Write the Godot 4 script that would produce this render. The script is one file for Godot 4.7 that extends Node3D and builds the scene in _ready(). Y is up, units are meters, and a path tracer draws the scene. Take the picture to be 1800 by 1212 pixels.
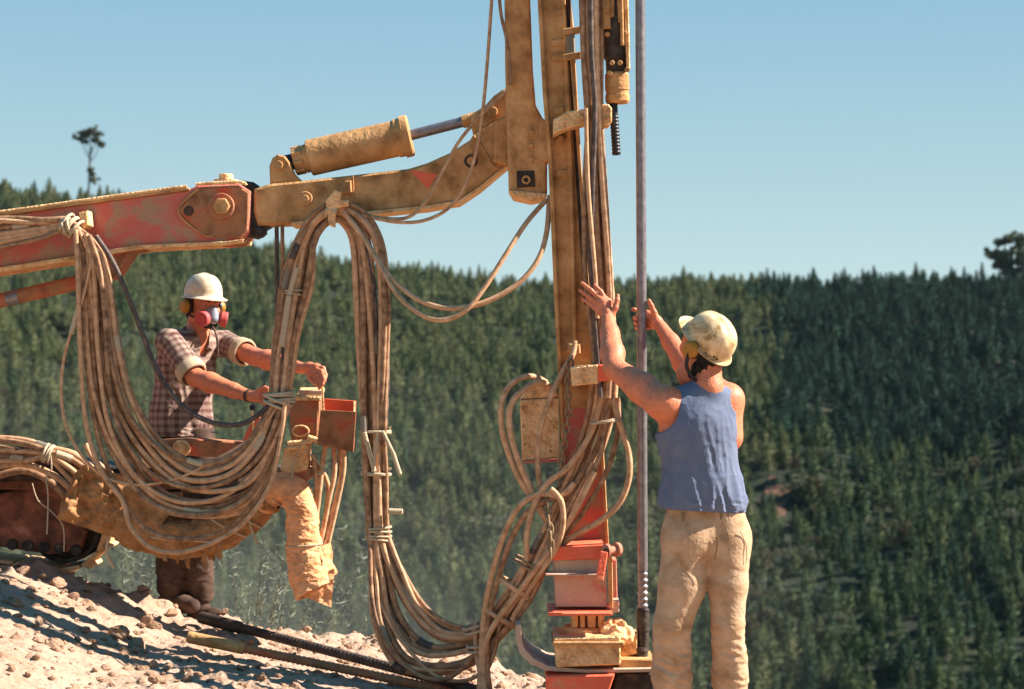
extends Node3D

# Measured with a 70 mm lens: an image point and its distance give a place in metres.
const F := 3500.0
const SKYLINE := 700.0
var eye: Transform3D
var rng := RandomNumberGenerator.new()
var M := {}
var taken := {}


func at(px: float, py: float, d: float) -> Vector3:
	return eye * (Vector3((px - 900.0) / F, (606.0 - py) / F, -1.0) * d)


func lin(r: float, g: float, b: float) -> Color:
	return Color(r, g, b).linear_to_srgb()


# ---------------------------------------------------------------- mesh building
class MB:
	var v := PackedVector3Array()
	var n := PackedVector3Array()
	var c := PackedColorArray()
	var idx := PackedInt32Array()
	var col := Color.WHITE

	func vert(p: Vector3, nn: Vector3) -> int:
		v.append(p)
		n.append(nn)
		c.append(col)
		return v.size() - 1

	func tri(a: Vector3, b: Vector3, d: Vector3) -> void:
		var nn := (b - a).cross(d - a).normalized()
		var i := v.size()
		vert(a, nn)
		vert(b, nn)
		vert(d, nn)
		idx.append_array([i, i + 2, i + 1])

	func quad(a: Vector3, b: Vector3, d: Vector3, e: Vector3) -> void:
		var nn := (d - a).cross(e - b).normalized()
		var i := v.size()
		vert(a, nn)
		vert(b, nn)
		vert(d, nn)
		vert(e, nn)
		idx.append_array([i, i + 2, i + 1, i, i + 3, i + 2])

	func tube(pts: PackedVector3Array, r: float, sides := 10, radii := PackedFloat32Array(), flat := 1.0) -> void:
		var m := pts.size()
		if m < 2:
			return
		var t0 := (pts[1] - pts[0]).normalized()
		var u := t0.cross(Vector3.UP if absf(t0.y) < 0.9 else Vector3.RIGHT).normalized()
		var first := v.size()
		for i in m:
			var t := (pts[mini(i + 1, m - 1)] - pts[maxi(i - 1, 0)]).normalized()
			u = (u - t * u.dot(t)).normalized()
			var w := t.cross(u)
			var rr := radii[i] if radii.size() else r
			for s in sides:
				var a := TAU * s / sides
				var dir := u * cos(a) + w * sin(a) * flat
				vert(pts[i] + dir * rr, dir.normalized())
		for i in m - 1:
			for s in sides:
				var a := first + i * sides + s
				var b := first + i * sides + (s + 1) % sides
				idx.append_array([a, a + sides, b, b, a + sides, b + sides])
		for e in 2:
			var k := 0 if e == 0 else m - 1
			var nn := (pts[0] - pts[1]).normalized() if e == 0 else (pts[m - 1] - pts[m - 2]).normalized()
			var ci := vert(pts[k], nn)
			var ring := v.size()
			for s in sides:
				vert(v[first + k * sides + s], nn)
			for s in sides:
				if e == 0:
					idx.append_array([ci, ring + s, ring + (s + 1) % sides])
				else:
					idx.append_array([ci, ring + (s + 1) % sides, ring + s])

	# profile: points (distance along a->b in metres, radius)
	func lathe(a: Vector3, dirv: Vector3, prof: Array, sides := 20, smooth_profile := false) -> void:
		var t := dirv.normalized()
		var u := t.cross(Vector3.UP if absf(t.y) < 0.9 else Vector3.RIGHT).normalized()
		var w := t.cross(u)
		for i in prof.size() - 1:
			var p: Vector2 = prof[i]
			var q: Vector2 = prof[i + 1]
			var sl := Vector2(q.y - p.y, q.x - p.x)
			var i0 := v.size()
			for s in sides + 1:
				var ang := TAU * s / sides
				var dir := u * cos(ang) + w * sin(ang)
				var nn := (dir * sl.y - t * sl.x).normalized()
				vert(a + t * p.x + dir * p.y, nn)
				vert(a + t * q.x + dir * q.y, nn)
			for s in sides:
				var k := i0 + s * 2
				idx.append_array([k, k + 1, k + 2, k + 1, k + 3, k + 2])

	func extrude(poly_in: PackedVector2Array, xf: Transform3D, depth: float, bevel := 0.004) -> void:
		var poly := poly_in
		var area := 0.0
		var m := poly.size()
		for i in m:
			area += poly[i].cross(poly[(i + 1) % m])
		if area < 0:
			poly = poly.duplicate()
			poly.reverse()
		var ins := PackedVector2Array()
		for i in m:
			var e0 := (poly[i] - poly[(i + m - 1) % m]).normalized()
			var e1 := (poly[(i + 1) % m] - poly[i]).normalized()
			var n0 := Vector2(-e0.y, e0.x)
			var n1 := Vector2(-e1.y, e1.x)
			var mm := (n0 + n1)
			mm = mm / maxf(0.4, mm.length_squared() * 0.5)
			ins.append(poly[i] + mm * bevel)
		var z := depth * 0.5
		var rings := [[ins, z], [poly, z - bevel], [poly, -z + bevel], [ins, -z]]
		for k in 3:
			var r0: PackedVector2Array = rings[k][0]
			var r1: PackedVector2Array = rings[k + 1][0]
			var z0: float = rings[k][1]
			var z1: float = rings[k + 1][1]
			for i in m:
				var j := (i + 1) % m
				quad(xf * Vector3(r0[i].x, r0[i].y, z0), xf * Vector3(r1[i].x, r1[i].y, z1), xf * Vector3(r1[j].x, r1[j].y, z1), xf * Vector3(r0[j].x, r0[j].y, z0))
		var tris := Geometry2D.triangulate_polygon(ins)
		if tris.is_empty():
			tris = Geometry2D.triangulate_polygon(poly)
			ins = poly
		for k in range(0, tris.size(), 3):
			var a := ins[tris[k]]
			var b := ins[tris[k + 1]]
			var d := ins[tris[k + 2]]
			if (b - a).cross(d - a) < 0:
				var sw := b
				b = d
				d = sw
			tri(xf * Vector3(a.x, a.y, z), xf * Vector3(b.x, b.y, z), xf * Vector3(d.x, d.y, z))
			tri(xf * Vector3(a.x, a.y, -z), xf * Vector3(d.x, d.y, -z), xf * Vector3(b.x, b.y, -z))

	func box(xf: Transform3D, size: Vector3, bevel := 0.004) -> void:
		var a := size.x * 0.5
		var b := size.y * 0.5
		var q := minf(bevel, minf(a, b) * 0.5)
		extrude(PackedVector2Array([Vector2(-a + q, -b), Vector2(a - q, -b), Vector2(a, -b + q), Vector2(a, b - q), Vector2(a - q, b), Vector2(-a + q, b), Vector2(-a, b - q), Vector2(-a, -b + q)]), xf, size.z, minf(q, size.z * 0.3))

	func beam(a: Vector3, b: Vector3, w: float, hgt: float, up := Vector3.UP, bevel := 0.004) -> void:
		var z := (b - a).normalized()
		var x := up.cross(z).normalized()
		var y := z.cross(x)
		box(Transform3D(Basis(x, y, z), (a + b) * 0.5), Vector3(w, hgt, a.distance_to(b)), bevel)

	func mesh() -> ArrayMesh:
		var arr := []
		arr.resize(Mesh.ARRAY_MAX)
		arr[Mesh.ARRAY_VERTEX] = v
		arr[Mesh.ARRAY_NORMAL] = n
		arr[Mesh.ARRAY_COLOR] = c
		arr[Mesh.ARRAY_INDEX] = idx
		var m := ArrayMesh.new()
		m.add_surface_from_arrays(Mesh.PRIMITIVE_TRIANGLES, arr)
		return m


# small displacement of a field near its surface
class Bend:
	var nz := FastNoiseLite.new()
	var amp := 0.01

	func _init() -> void:
		nz.frequency = 1.0
		nz.fractal_type = FastNoiseLite.FRACTAL_NONE

	func shift(p: Vector3) -> float:
		return nz.get_noise_3dv(p) * amp


# colour of a woven or printed cloth at a point
class Dye:
	func hue(_p: Vector3) -> Color:
		return Color.WHITE


# Distance field on a grid, meshed as surface nets: used for bodies, heads, hands and cloth.
class Field:
	var o: Vector3
	var h: float
	var nx: int
	var ny: int
	var nz: int
	var f := PackedFloat32Array()

	func _init(lo: Vector3, hi: Vector3, cell: float) -> void:
		o = lo
		h = cell
		nx = int((hi.x - lo.x) / cell) + 2
		ny = int((hi.y - lo.y) / cell) + 2
		nz = int((hi.z - lo.z) / cell) + 2
		f.resize(nx * ny * nz)
		f.fill(0.5)

	func span(lo: Vector3, hi: Vector3) -> Array:
		return [clampi(int((lo.x - o.x) / h), 0, nx - 1), clampi(int((hi.x - o.x) / h) + 1, 0, nx - 1), clampi(int((lo.y - o.y) / h), 0, ny - 1), clampi(int((hi.y - o.y) / h) + 1, 0, ny - 1), clampi(int((lo.z - o.z) / h), 0, nz - 1), clampi(int((hi.z - o.z) / h) + 1, 0, nz - 1)]

	func cap(a: Vector3, b: Vector3, ra: float, rb: float, k := 0.02, carve := false) -> void:
		var m := maxf(ra, rb) + k + h * 3.0
		var mv := Vector3(m, m, m)
		var s := span(a.min(b) - mv, a.max(b) + mv)
		var ab := b - a
		var inv := 1.0 / maxf(ab.length_squared(), 1e-9)
		var dr := rb - ra
		for z in range(s[4], s[5] + 1):
			for y in range(s[2], s[3] + 1):
				var i: int = (z * ny + y) * nx + s[0]
				var p := Vector3(o.x + s[0] * h, o.y + y * h, o.z + z * h) - a
				for x in range(s[0], s[1] + 1):
					var t := clampf(p.dot(ab) * inv, 0.0, 1.0)
					var d := (p - ab * t).length() - (ra + dr * t)
					var e := f[i]
					if carve:
						f[i] = maxf(e, -d)
					else:
						var hh := maxf(k - absf(e - d), 0.0)
						f[i] = minf(e, d) - hh * hh * 0.25 / k
					i += 1
					p.x += h

	func chain(pts: Array, k := 0.02) -> void:
		for i in pts.size() - 1:
			cap(pts[i][0], pts[i + 1][0], pts[i][1], pts[i + 1][1], k)

	func blob(ctr: Vector3, rad: Vector3, bs: Basis, k := 0.02) -> void:
		var m := maxf(rad.x, maxf(rad.y, rad.z)) + k + h * 3.0
		var s := span(ctr - Vector3(m, m, m), ctr + Vector3(m, m, m))
		var it := bs.orthonormalized().transposed()
		for z in range(s[4], s[5] + 1):
			for y in range(s[2], s[3] + 1):
				var i: int = (z * ny + y) * nx + s[0]
				for x in range(s[0], s[1] + 1):
					var q := it * (Vector3(o.x + x * h, o.y + y * h, o.z + z * h) - ctr)
					var k0 := (q / rad).length()
					var k1 := (q / (rad * rad)).length()
					var d := k0 * (k0 - 1.0) / maxf(k1, 1e-6)
					var e := f[i]
					var hh := maxf(k - absf(e - d), 0.0)
					f[i] = minf(e, d) - hh * hh * 0.25 / k
					i += 1

	func cut(pt: Vector3, nrm: Vector3) -> void:
		var i := 0
		for z in nz:
			for y in ny:
				var b := (Vector3(o.x, o.y + y * h, o.z + z * h) - pt).dot(nrm)
				for x in nx:
					f[i] = maxf(f[i], b + x * h * nrm.x)
					i += 1

	func warp(fn: Bend) -> void:
		var i := 0
		for z in nz:
			for y in ny:
				for x in nx:
					if absf(f[i]) < 0.035:
						f[i] += fn.shift(Vector3(o.x + x * h, o.y + y * h, o.z + z * h))
					i += 1

	func mesh_into(mb: MB, paint: Dye = null) -> void:
		var where := {}
		var sx := 1
		var sy := nx
		var sz := nx * ny
		var off := [0, sx, sy, sx + sy, sz, sx + sz, sy + sz, sx + sy + sz]
		var pos := [Vector3(0, 0, 0), Vector3(1, 0, 0), Vector3(0, 1, 0), Vector3(1, 1, 0), Vector3(0, 0, 1), Vector3(1, 0, 1), Vector3(0, 1, 1), Vector3(1, 1, 1)]
		var ed := [[0, 1], [2, 3], [4, 5], [6, 7], [0, 2], [1, 3], [4, 6], [5, 7], [0, 4], [1, 5], [2, 6], [3, 7]]
		for z in nz - 1:
			for y in ny - 1:
				var i := (z * ny + y) * nx
				for x in nx - 1:
					var f0 := f[i]
					if f0 < 0.06 and f0 > -0.06:
						var ins := 0
						for k in 8:
							if f[i + off[k]] < 0.0:
								ins += 1
						if ins > 0 and ins < 8:
							var sum := Vector3.ZERO
							var cnt := 0
							for e in ed:
								var a := f[i + off[e[0]]]
								var b := f[i + off[e[1]]]
								if (a < 0.0) != (b < 0.0):
									var pa: Vector3 = pos[e[0]]
									sum += pa.lerp(pos[e[1]], a / (a - b))
									cnt += 1
							var g := Vector3(f[i + off[1]] + f[i + off[3]] + f[i + off[5]] + f[i + off[7]] - f0 - f[i + off[2]] - f[i + off[4]] - f[i + off[6]], f[i + off[2]] + f[i + off[3]] + f[i + off[6]] + f[i + off[7]] - f0 - f[i + off[1]] - f[i + off[4]] - f[i + off[5]], f[i + off[4]] + f[i + off[5]] + f[i + off[6]] + f[i + off[7]] - f0 - f[i + off[1]] - f[i + off[2]] - f[i + off[3]])
							var p := o + (Vector3(x, y, z) + sum / cnt) * h
							if paint:
								mb.col = paint.hue(p)
							where[i] = mb.vert(p, g.normalized())
					i += 1
		var ix := mb.idx
		for i in where:
			var a: int = where[i]
			var f0 := f[i]
			# the three edges that start at this cell's low corner
			for ax in 3:
				var s: int = [sx, sy, sz][ax]
				var f1 := f[i + s]
				if (f0 < 0.0) == (f1 < 0.0):
					continue
				var s1: int = [sy, sz, sx][ax]
				var s2: int = [sz, sx, sy][ax]
				if not (where.has(i - s1) and where.has(i - s2) and where.has(i - s1 - s2)):
					continue
				var b: int = where[i - s1]
				var c2: int = where[i - s1 - s2]
				var d: int = where[i - s2]
				if f0 < 0.0:
					ix.append_array([a, c2, b, a, d, c2])
				else:
					ix.append_array([a, b, c2, a, c2, d])
		mb.idx = ix
		mb.col = Color.WHITE


# ---------------------------------------------------------------- naming and placing
func numbered(called: String) -> String:
	taken[called] = taken.get(called, -1) + 1
	return called if taken[called] == 0 else "%s_%03d" % [called, taken[called]]


func tag(o: Node, label: String, category: String, group := "") -> void:
	o.set_meta("label", label)
	o.set_meta("category", category)
	if group:
		o.set_meta("group", group)


func thing(called: String, where: Vector3, label: String, category: String, group := "") -> Node3D:
	var o := Node3D.new()
	o.name = numbered(called)
	add_child(o)
	o.position = where
	tag(o, label, category, group)
	return o


# a mesh in world metres, hung under its parent
func part(mb: MB, called: String, m: Material, parent: Node) -> MeshInstance3D:
	var o := MeshInstance3D.new()
	o.name = called if parent != self else numbered(called)
	o.mesh = mb.mesh()
	o.material_override = m
	parent.add_child(o, true)
	o.global_transform = Transform3D()
	return o


func structure(mb: MB, called: String, m: Material) -> MeshInstance3D:
	var o := part(mb, called, m, self)
	o.set_meta("kind", "structure")
	return o


# ---------------------------------------------------------------- shape shorthands
func spline(pts: Array, step := 0.03) -> PackedVector3Array:
	var out := PackedVector3Array()
	var m := pts.size()
	for i in m - 1:
		var p0: Vector3 = pts[maxi(i - 1, 0)]
		var p1: Vector3 = pts[i]
		var p2: Vector3 = pts[i + 1]
		var p3: Vector3 = pts[mini(i + 2, m - 1)]
		var k := maxi(2, int(p1.distance_to(p2) / step))
		for j in k:
			out.append(p1.cubic_interpolate(p2, p0, p3, float(j) / k))
	out.append(pts[m - 1])
	return out


func px_path(a: Array, d := 0.0) -> Array:
	var out := []
	for p in a:
		out.append(at(p[0], p[1], p[2] if p.size() > 2 else d))
	return out


# a plate or housing whose side view is traced at distance d and which is `depth` metres thick
func slab(mb: MB, pts: Array, d: float, depth: float, bevel := 0.005) -> void:
	var poly := PackedVector2Array()
	for p in pts:
		poly.append(Vector2((p[0] - 900.0) / F * d, (606.0 - p[1]) / F * d))
	mb.extrude(poly, eye * Transform3D(Basis(), Vector3(0, 0, -(d + depth * 0.5))), depth, bevel)


func disc(mb: MB, px: float, py: float, d: float, r_px: float, thick: float, sides := 24, inner_px := 0.0) -> void:
	var s := d / F
	var b := minf(0.004, thick * 0.3)
	var c := at(px, py, d)
	var back := eye.basis * Vector3(0, 0, -1)
	if inner_px > 0:
		mb.lathe(c, back, [Vector2(thick, inner_px * s), Vector2(b, inner_px * s), Vector2(0, inner_px * s + b), Vector2(0, r_px * s - b), Vector2(b, r_px * s), Vector2(thick, r_px * s)], sides)
	else:
		mb.lathe(c, back, [Vector2(0, 0), Vector2(0, r_px * s - b), Vector2(b, r_px * s), Vector2(thick, r_px * s), Vector2(thick, 0)], sides)


func rod(mb: MB, a: Vector3, b: Vector3, r: float, sides := 16) -> void:
	var l := a.distance_to(b)
	var q := minf(r * 0.25, 0.004)
	mb.lathe(a, b - a, [Vector2(0, 0), Vector2(0, r - q), Vector2(q, r), Vector2(l - q, r), Vector2(l, r - q), Vector2(l, 0)], sides)


func ring_path(c: Vector3, u: Vector3, w: Vector3, seg := 20, from := 0.0, to := TAU) -> PackedVector3Array:
	var out := PackedVector3Array()
	for i in seg + 1:
		var a := lerpf(from, to, float(i) / seg)
		out.append(c + u * cos(a) + w * sin(a))
	return out


# ---------------------------------------------------------------- materials
func noise_tex(stops: Array, freq: float, sd: int, size := 512, octaves := 5, gain := 0.55) -> NoiseTexture2D:
	var nz := FastNoiseLite.new()
	nz.noise_type = FastNoiseLite.TYPE_SIMPLEX_SMOOTH
	nz.seed = sd
	nz.frequency = freq
	nz.fractal_octaves = octaves
	nz.fractal_gain = gain
	var t := NoiseTexture2D.new()
	t.width = size
	t.height = size
	t.seamless = true
	t.noise = nz
	if stops:
		var g := Gradient.new()
		var offs := PackedFloat32Array()
		var cols := PackedColorArray()
		for s in stops:
			offs.append(s[0])
			cols.append(lin(s[1], s[2], s[3]))
		g.offsets = offs
		g.colors = cols
		t.color_ramp = g
	return t


func surf(called: String, stops: Array, freq: float, scale: float, rough: float, bump := 0.0, metal := 0.0, sd := 1) -> StandardMaterial3D:
	var m := StandardMaterial3D.new()
	m.resource_name = called
	m.albedo_texture = noise_tex(stops, freq, sd)
	m.uv1_triplanar = true
	m.uv1_world_triplanar = true
	m.uv1_scale = Vector3(scale, scale, scale)
	m.roughness = rough
	m.metallic = metal
	m.metallic_specular = 0.35
	if bump > 0.0:
		m.heightmap_enabled = true
		m.heightmap_texture = M_grain
		m.heightmap_scale = bump
	M[called] = m
	return m


func plain(called: String, r: float, g: float, b: float, rough := 0.6, metal := 0.0) -> StandardMaterial3D:
	var m := StandardMaterial3D.new()
	m.resource_name = called
	m.albedo_color = lin(r, g, b)
	m.roughness = rough
	m.metallic = metal
	m.metallic_specular = 0.4
	M[called] = m
	return m


func painted(called: String, rough := 0.8) -> StandardMaterial3D:
	var m := StandardMaterial3D.new()
	m.resource_name = called
	m.vertex_color_use_as_albedo = true
	m.roughness = rough
	m.metallic_specular = 0.3
	M[called] = m
	return m


var M_grain: NoiseTexture2D


func make_materials() -> void:
	M_grain = noise_tex([], 0.06, 77, 512, 5)
	# red paint under caked drilling dust, in several states
	surf("dusty_steel", [[0.0, 0.171, 0.075, 0.025], [0.3, 0.376, 0.185, 0.068], [0.55, 0.532, 0.270, 0.106], [0.8, 0.619, 0.335, 0.138], [1.0, 0.720, 0.412, 0.180]], 0.012, 0.9, 0.85, 0.5, 0.0, 3)
	surf("worn_red", [[0.0, 0.36, 0.22, 0.12], [0.30, 0.40, 0.215, 0.13], [0.44, 0.48, 0.175, 0.115], [0.6, 0.54, 0.135, 0.095], [0.82, 0.55, 0.125, 0.09], [1.0, 0.50, 0.20, 0.13]], 0.014, 0.9, 0.8, 0.4, 0.0, 11)
	surf("half_red", [[0.0, 0.154, 0.058, 0.027], [0.4, 0.329, 0.146, 0.067], [0.6, 0.395, 0.159, 0.074], [0.78, 0.460, 0.108, 0.052], [1.0, 0.494, 0.066, 0.034]], 0.010, 1.1, 0.8, 0.45, 0.0, 21)
	surf("shade_brown", [[0.0, 0.077, 0.030, 0.018], [0.5, 0.201, 0.074, 0.041], [0.8, 0.339, 0.116, 0.062], [1.0, 0.522, 0.246, 0.136]], 0.012, 1.1, 0.85, 0.45, 0.0, 22)  # brown darkened to stand in for the shade under the deck
	surf("fresh_red", [[0.0, 0.600, 0.263, 0.134], [0.3, 0.784, 0.156, 0.075], [0.8, 0.792, 0.124, 0.059], [1.0, 0.714, 0.196, 0.104]], 0.012, 1.3, 0.65, 0.25, 0.0, 31)
	surf("pink_dust", [[0.0, 0.549, 0.147, 0.091], [0.3, 0.483, 0.306, 0.215], [0.6, 0.505, 0.352, 0.248], [1.0, 0.549, 0.408, 0.282]], 0.011, 1.2, 0.85, 0.3, 0.0, 41)
	surf("clay_and_bounce", [[0.0, 0.374, 0.180, 0.073], [0.35, 0.715, 0.390, 0.173], [0.7, 0.850, 0.522, 0.255], [1.0, 0.850, 0.624, 0.334]], 0.014, 1.4, 0.95, 1.0, 0.0, 51)  # caked clay; on the boom undersides it replaces bounced light
	surf("dark_steel", [[0.0, 0.015, 0.011, 0.010], [0.5, 0.046, 0.033, 0.025], [0.8, 0.106, 0.068, 0.046], [1.0, 0.182, 0.122, 0.076]], 0.012, 1.5, 0.6, 0.4, 0.0, 61)
	surf("hose_tan", [[0.0, 0.199, 0.096, 0.046], [0.35, 0.458, 0.248, 0.126], [0.7, 0.611, 0.349, 0.192], [1.0, 0.748, 0.470, 0.281]], 0.02, 1.6, 0.7, 0.15, 0.0, 71)
	surf("hose_brown", [[0.0, 0.079, 0.039, 0.022], [0.45, 0.267, 0.137, 0.068], [0.75, 0.440, 0.241, 0.127], [1.0, 0.597, 0.351, 0.195]], 0.02, 1.6, 0.65, 0.15, 0.0, 72)
	surf("hose_dark", [[0.0, 0.032, 0.025, 0.024], [0.5, 0.091, 0.064, 0.053], [0.8, 0.202, 0.132, 0.092], [1.0, 0.319, 0.200, 0.131]], 0.02, 1.6, 0.6, 0.15, 0.0, 73)
	surf("canvas", [[0.0, 0.392, 0.158, 0.060], [0.35, 0.692, 0.318, 0.140], [0.7, 0.842, 0.409, 0.203], [1.0, 0.850, 0.524, 0.302]], 0.017, 1.3, 0.95, 0.6, 0.0, 81)
	surf("steel_rod", [[0.0, 0.152, 0.125, 0.125], [0.5, 0.228, 0.190, 0.190], [0.8, 0.274, 0.236, 0.228], [1.0, 0.319, 0.258, 0.228]], 0.02, 2.0, 0.42, 0.1, 0.55, 91)
	surf("chain_rust", [[0.0, 0.122, 0.061, 0.030], [0.5, 0.274, 0.167, 0.091], [1.0, 0.365, 0.251, 0.152]], 0.03, 3.0, 0.85, 0.2, 0.0, 92)
	surf("jeans", [[0.0, 0.293, 0.154, 0.076], [0.3, 0.434, 0.253, 0.135], [0.6, 0.530, 0.333, 0.200], [1.0, 0.607, 0.404, 0.259]], 0.010, 1.7, 0.95, 0.25, 0.0, 101)
	surf("dark_trousers", [[0.0, 0.038, 0.021, 0.015], [0.5, 0.076, 0.042, 0.029], [1.0, 0.152, 0.091, 0.061]], 0.012, 1.5, 0.95, 0.25, 0.0, 102)
	surf("tank_blue", [[0.0, 0.097, 0.118, 0.182], [0.5, 0.125, 0.143, 0.208], [1.0, 0.155, 0.172, 0.224]], 0.012, 1.5, 0.95, 0.12, 0.0, 103)
	surf("skin_tan", [[0.0, 0.427, 0.123, 0.058], [0.3, 0.545, 0.169, 0.081], [0.6, 0.616, 0.196, 0.097], [1.0, 0.686, 0.242, 0.128]], 0.025, 2.6, 0.5, 0.2, 0.0, 104)
	surf("helmet_dirty", [], 0.03, 1.7, 0.5, 0.1, 0.0, 107)
	M.helmet_dirty.albedo_texture = noise_tex([[0.0, 0.130, 0.057, 0.020], [0.30, 0.283, 0.140, 0.047], [0.44, 0.563, 0.356, 0.156], [0.56, 0.736, 0.524, 0.296], [1.0, 0.812, 0.617, 0.381]], 0.009, 131, 512, 7, 0.75)
	surf("helmet_clean", [[0.0, 0.390, 0.234, 0.113], [0.3, 0.584, 0.431, 0.265], [0.6, 0.662, 0.520, 0.353], [1.0, 0.719, 0.582, 0.417]], 0.016, 2.4, 0.45, 0.05, 0.0, 108)
	surf("canvas_shade_brown", [[0.0, 0.137, 0.056, 0.020], [0.4, 0.297, 0.137, 0.051], [0.7, 0.411, 0.205, 0.084], [1.0, 0.525, 0.283, 0.128]], 0.015, 1.1, 0.95, 0.6, 0.0, 82)  # darker copy of canvas, with the sleeve's shade in its colour
	surf("rope", [[0.0, 0.383, 0.274, 0.164], [1.0, 0.602, 0.474, 0.319]], 0.05, 4.0, 0.95, 0.4, 0.0, 109)
	surf("earth", [[0.0, 0.215, 0.111, 0.062], [0.25, 0.293, 0.177, 0.111], [0.5, 0.345, 0.226, 0.154], [0.8, 0.384, 0.264, 0.189], [1.0, 0.411, 0.293, 0.218]], 0.010, 0.6, 0.97, 1.6, 0.0, 111)
	surf("stone", [[0.0, 0.179, 0.088, 0.046], [0.4, 0.274, 0.156, 0.090], [0.7, 0.339, 0.208, 0.133], [1.0, 0.382, 0.252, 0.176]], 0.012, 1.6, 0.95, 0.8, 0.0, 112)
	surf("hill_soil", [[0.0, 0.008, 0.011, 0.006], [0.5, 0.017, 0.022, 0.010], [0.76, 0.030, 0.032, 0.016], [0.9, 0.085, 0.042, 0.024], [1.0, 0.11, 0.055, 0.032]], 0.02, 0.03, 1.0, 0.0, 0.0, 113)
	surf("red_soil", [[0.0, 0.042, 0.025, 0.015], [0.5, 0.092, 0.042, 0.023], [1.0, 0.134, 0.063, 0.036]], 0.02, 0.12, 1.0, 0.0, 0.0, 114)
	plain("black_rubber", 0.015, 0.015, 0.017, 0.5)
	plain("hair_dark", 0.014, 0.010, 0.008, 0.8)
	plain("muff_orange", 0.380, 0.160, 0.015, 0.5)
	plain("mask_grey", 0.228, 0.251, 0.289, 0.45)
	plain("filter_pink", 0.532, 0.084, 0.076, 0.5)
	plain("filter_face", 0.471, 0.053, 0.046, 0.6)
	plain("eye_white", 0.456, 0.418, 0.380, 0.3)
	plain("bolt_steel", 0.228, 0.179, 0.129, 0.6, 0.2)
	plain("thread_brown", 0.228, 0.152, 0.076, 0.9)
	painted("plaid", 0.95)
	painted("leaf", 0.8)
	painted("bark", 0.95)
	M.leaf.backlight_enabled = true
	M.leaf.backlight = lin(0.04, 0.06, 0.016)


# ---------------------------------------------------------------- the land
var land_noise := FastNoiseLite.new()
var clod_noise := FastNoiseLite.new()


# the clay pad: slopes down towards +x
func pad(x: float, z: float) -> float:
	var y := -0.155 * minf(x, 0.0) - 0.02 * maxf(x, 0.0) - 0.03
	if x < -1.7:
		y = 0.2335 + 0.37 * minf(-1.7 - x, 0.75) + 0.02 * maxf(-2.45 - x, 0.0)
	return y


func brink(x: float) -> float:
	var b := 11.0 + 0.25 * sin(x * 1.3 + 0.4) + 0.35 * sin(x * 0.37)
	return lerpf(b, 9.25, smoothstep(-0.5, 0.55, x))


func ridge_rise(a: float) -> float:
	# how far the hill's ridge stands above the camera's level, by bearing
	var u := tan(clampf(a, -1.2, 1.2)) * F + 900.0
	var keys := [[-3000.0, 455.0], [-600.0, 380.0], [0.0, 358.0], [170.0, 378.0], [450.0, 448.0], [700.0, 488.0], [950.0, 516.0], [1300.0, 508.0], [1500.0, 520.0], [1800.0, 527.0], [2600.0, 508.0], [6000.0, 545.0]]
	for i in keys.size() - 1:
		if u <= keys[i + 1][0]:
			var t := clampf((u - keys[i][0]) / (keys[i + 1][0] - keys[i][0]), 0.0, 1.0)
			return (SKYLINE - lerpf(keys[i][1], keys[i + 1][1], smoothstep(0.0, 1.0, t))) / F
	return 0.04


func land(x: float, z: float) -> float:
	var r := sqrt(x * x + z * z)
	var a := atan2(x, -z)
	var out := r - brink(x)
	var near := pad(x, z)
	if -z < 0.0 and out > 0.0 and absf(a) > 1.3:
		return near - 0.02
	if out <= 0.0:
		return near
	var h := near - 0.75 * out + 0.55 * (1.0 - exp(-out / 0.8))
	var top := 1.4 + ridge_rise(a) * 400.0
	var base := -30.0
	var hill: float
	if r < 190.0:
		hill = base - (190.0 - r) * 0.03
	elif r < 400.0:
		hill = lerpf(base, top, (r - 190.0) / 210.0)
	else:
		hill = top - (r - 400.0) * 0.12
	hill += land_noise.get_noise_2d(x, z) * 5.0 * clampf((r - 100.0) / 120.0, 0.0, 1.0) * clampf((440.0 - r) / 80.0, 0.3, 1.0)
	return maxf(h, hill)


func earth_y(x: float, z: float) -> float:
	var out := sqrt(x * x + z * z) - brink(x)
	var e := clod_noise.get_noise_2d(x * 0.6, z * 0.6) * 0.035
	e += absf(clod_noise.get_noise_2d(x * 4.0 + 50.0, z * 4.0)) * 0.018
	e += maxf(0.0, clod_noise.get_noise_2d(x * 6.0 + 9.0, z * 6.0) - 0.26) * 0.06
	e += clod_noise.get_noise_2d(x * 13.0, z * 13.0 + 9.0) * 0.013
	if out > -1.2:
		e += maxf(0.0, clod_noise.get_noise_2d(x * 2.2, z * 2.2 - 30.0)) * 0.11 * clampf(1.0 - absf(out) / 1.2, 0.0, 1.0)
	return land(x, z) + e


func grid_sheet(mb: MB, xs: PackedFloat32Array, zs: PackedFloat32Array) -> void:
	var w := xs.size()
	var base := mb.v.size()
	for z in zs:
		for x in xs:
			var p := Vector3(x, earth_y(x, z), z)
			mb.vert(p, Vector3.UP)
	for j in zs.size():
		for i in w:
			var l := mb.v[base + j * w + maxi(i - 1, 0)]
			var r := mb.v[base + j * w + mini(i + 1, w - 1)]
			var d := mb.v[base + maxi(j - 1, 0) * w + i]
			var u := mb.v[base + mini(j + 1, zs.size() - 1) * w + i]
			mb.n[base + j * w + i] = (u - d).cross(r - l).normalized()
	for j in zs.size() - 1:
		for i in w - 1:
			var k := base + j * w + i
			mb.idx.append_array([k, k + 1, k + w, k + 1, k + w + 1, k + w])


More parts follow.
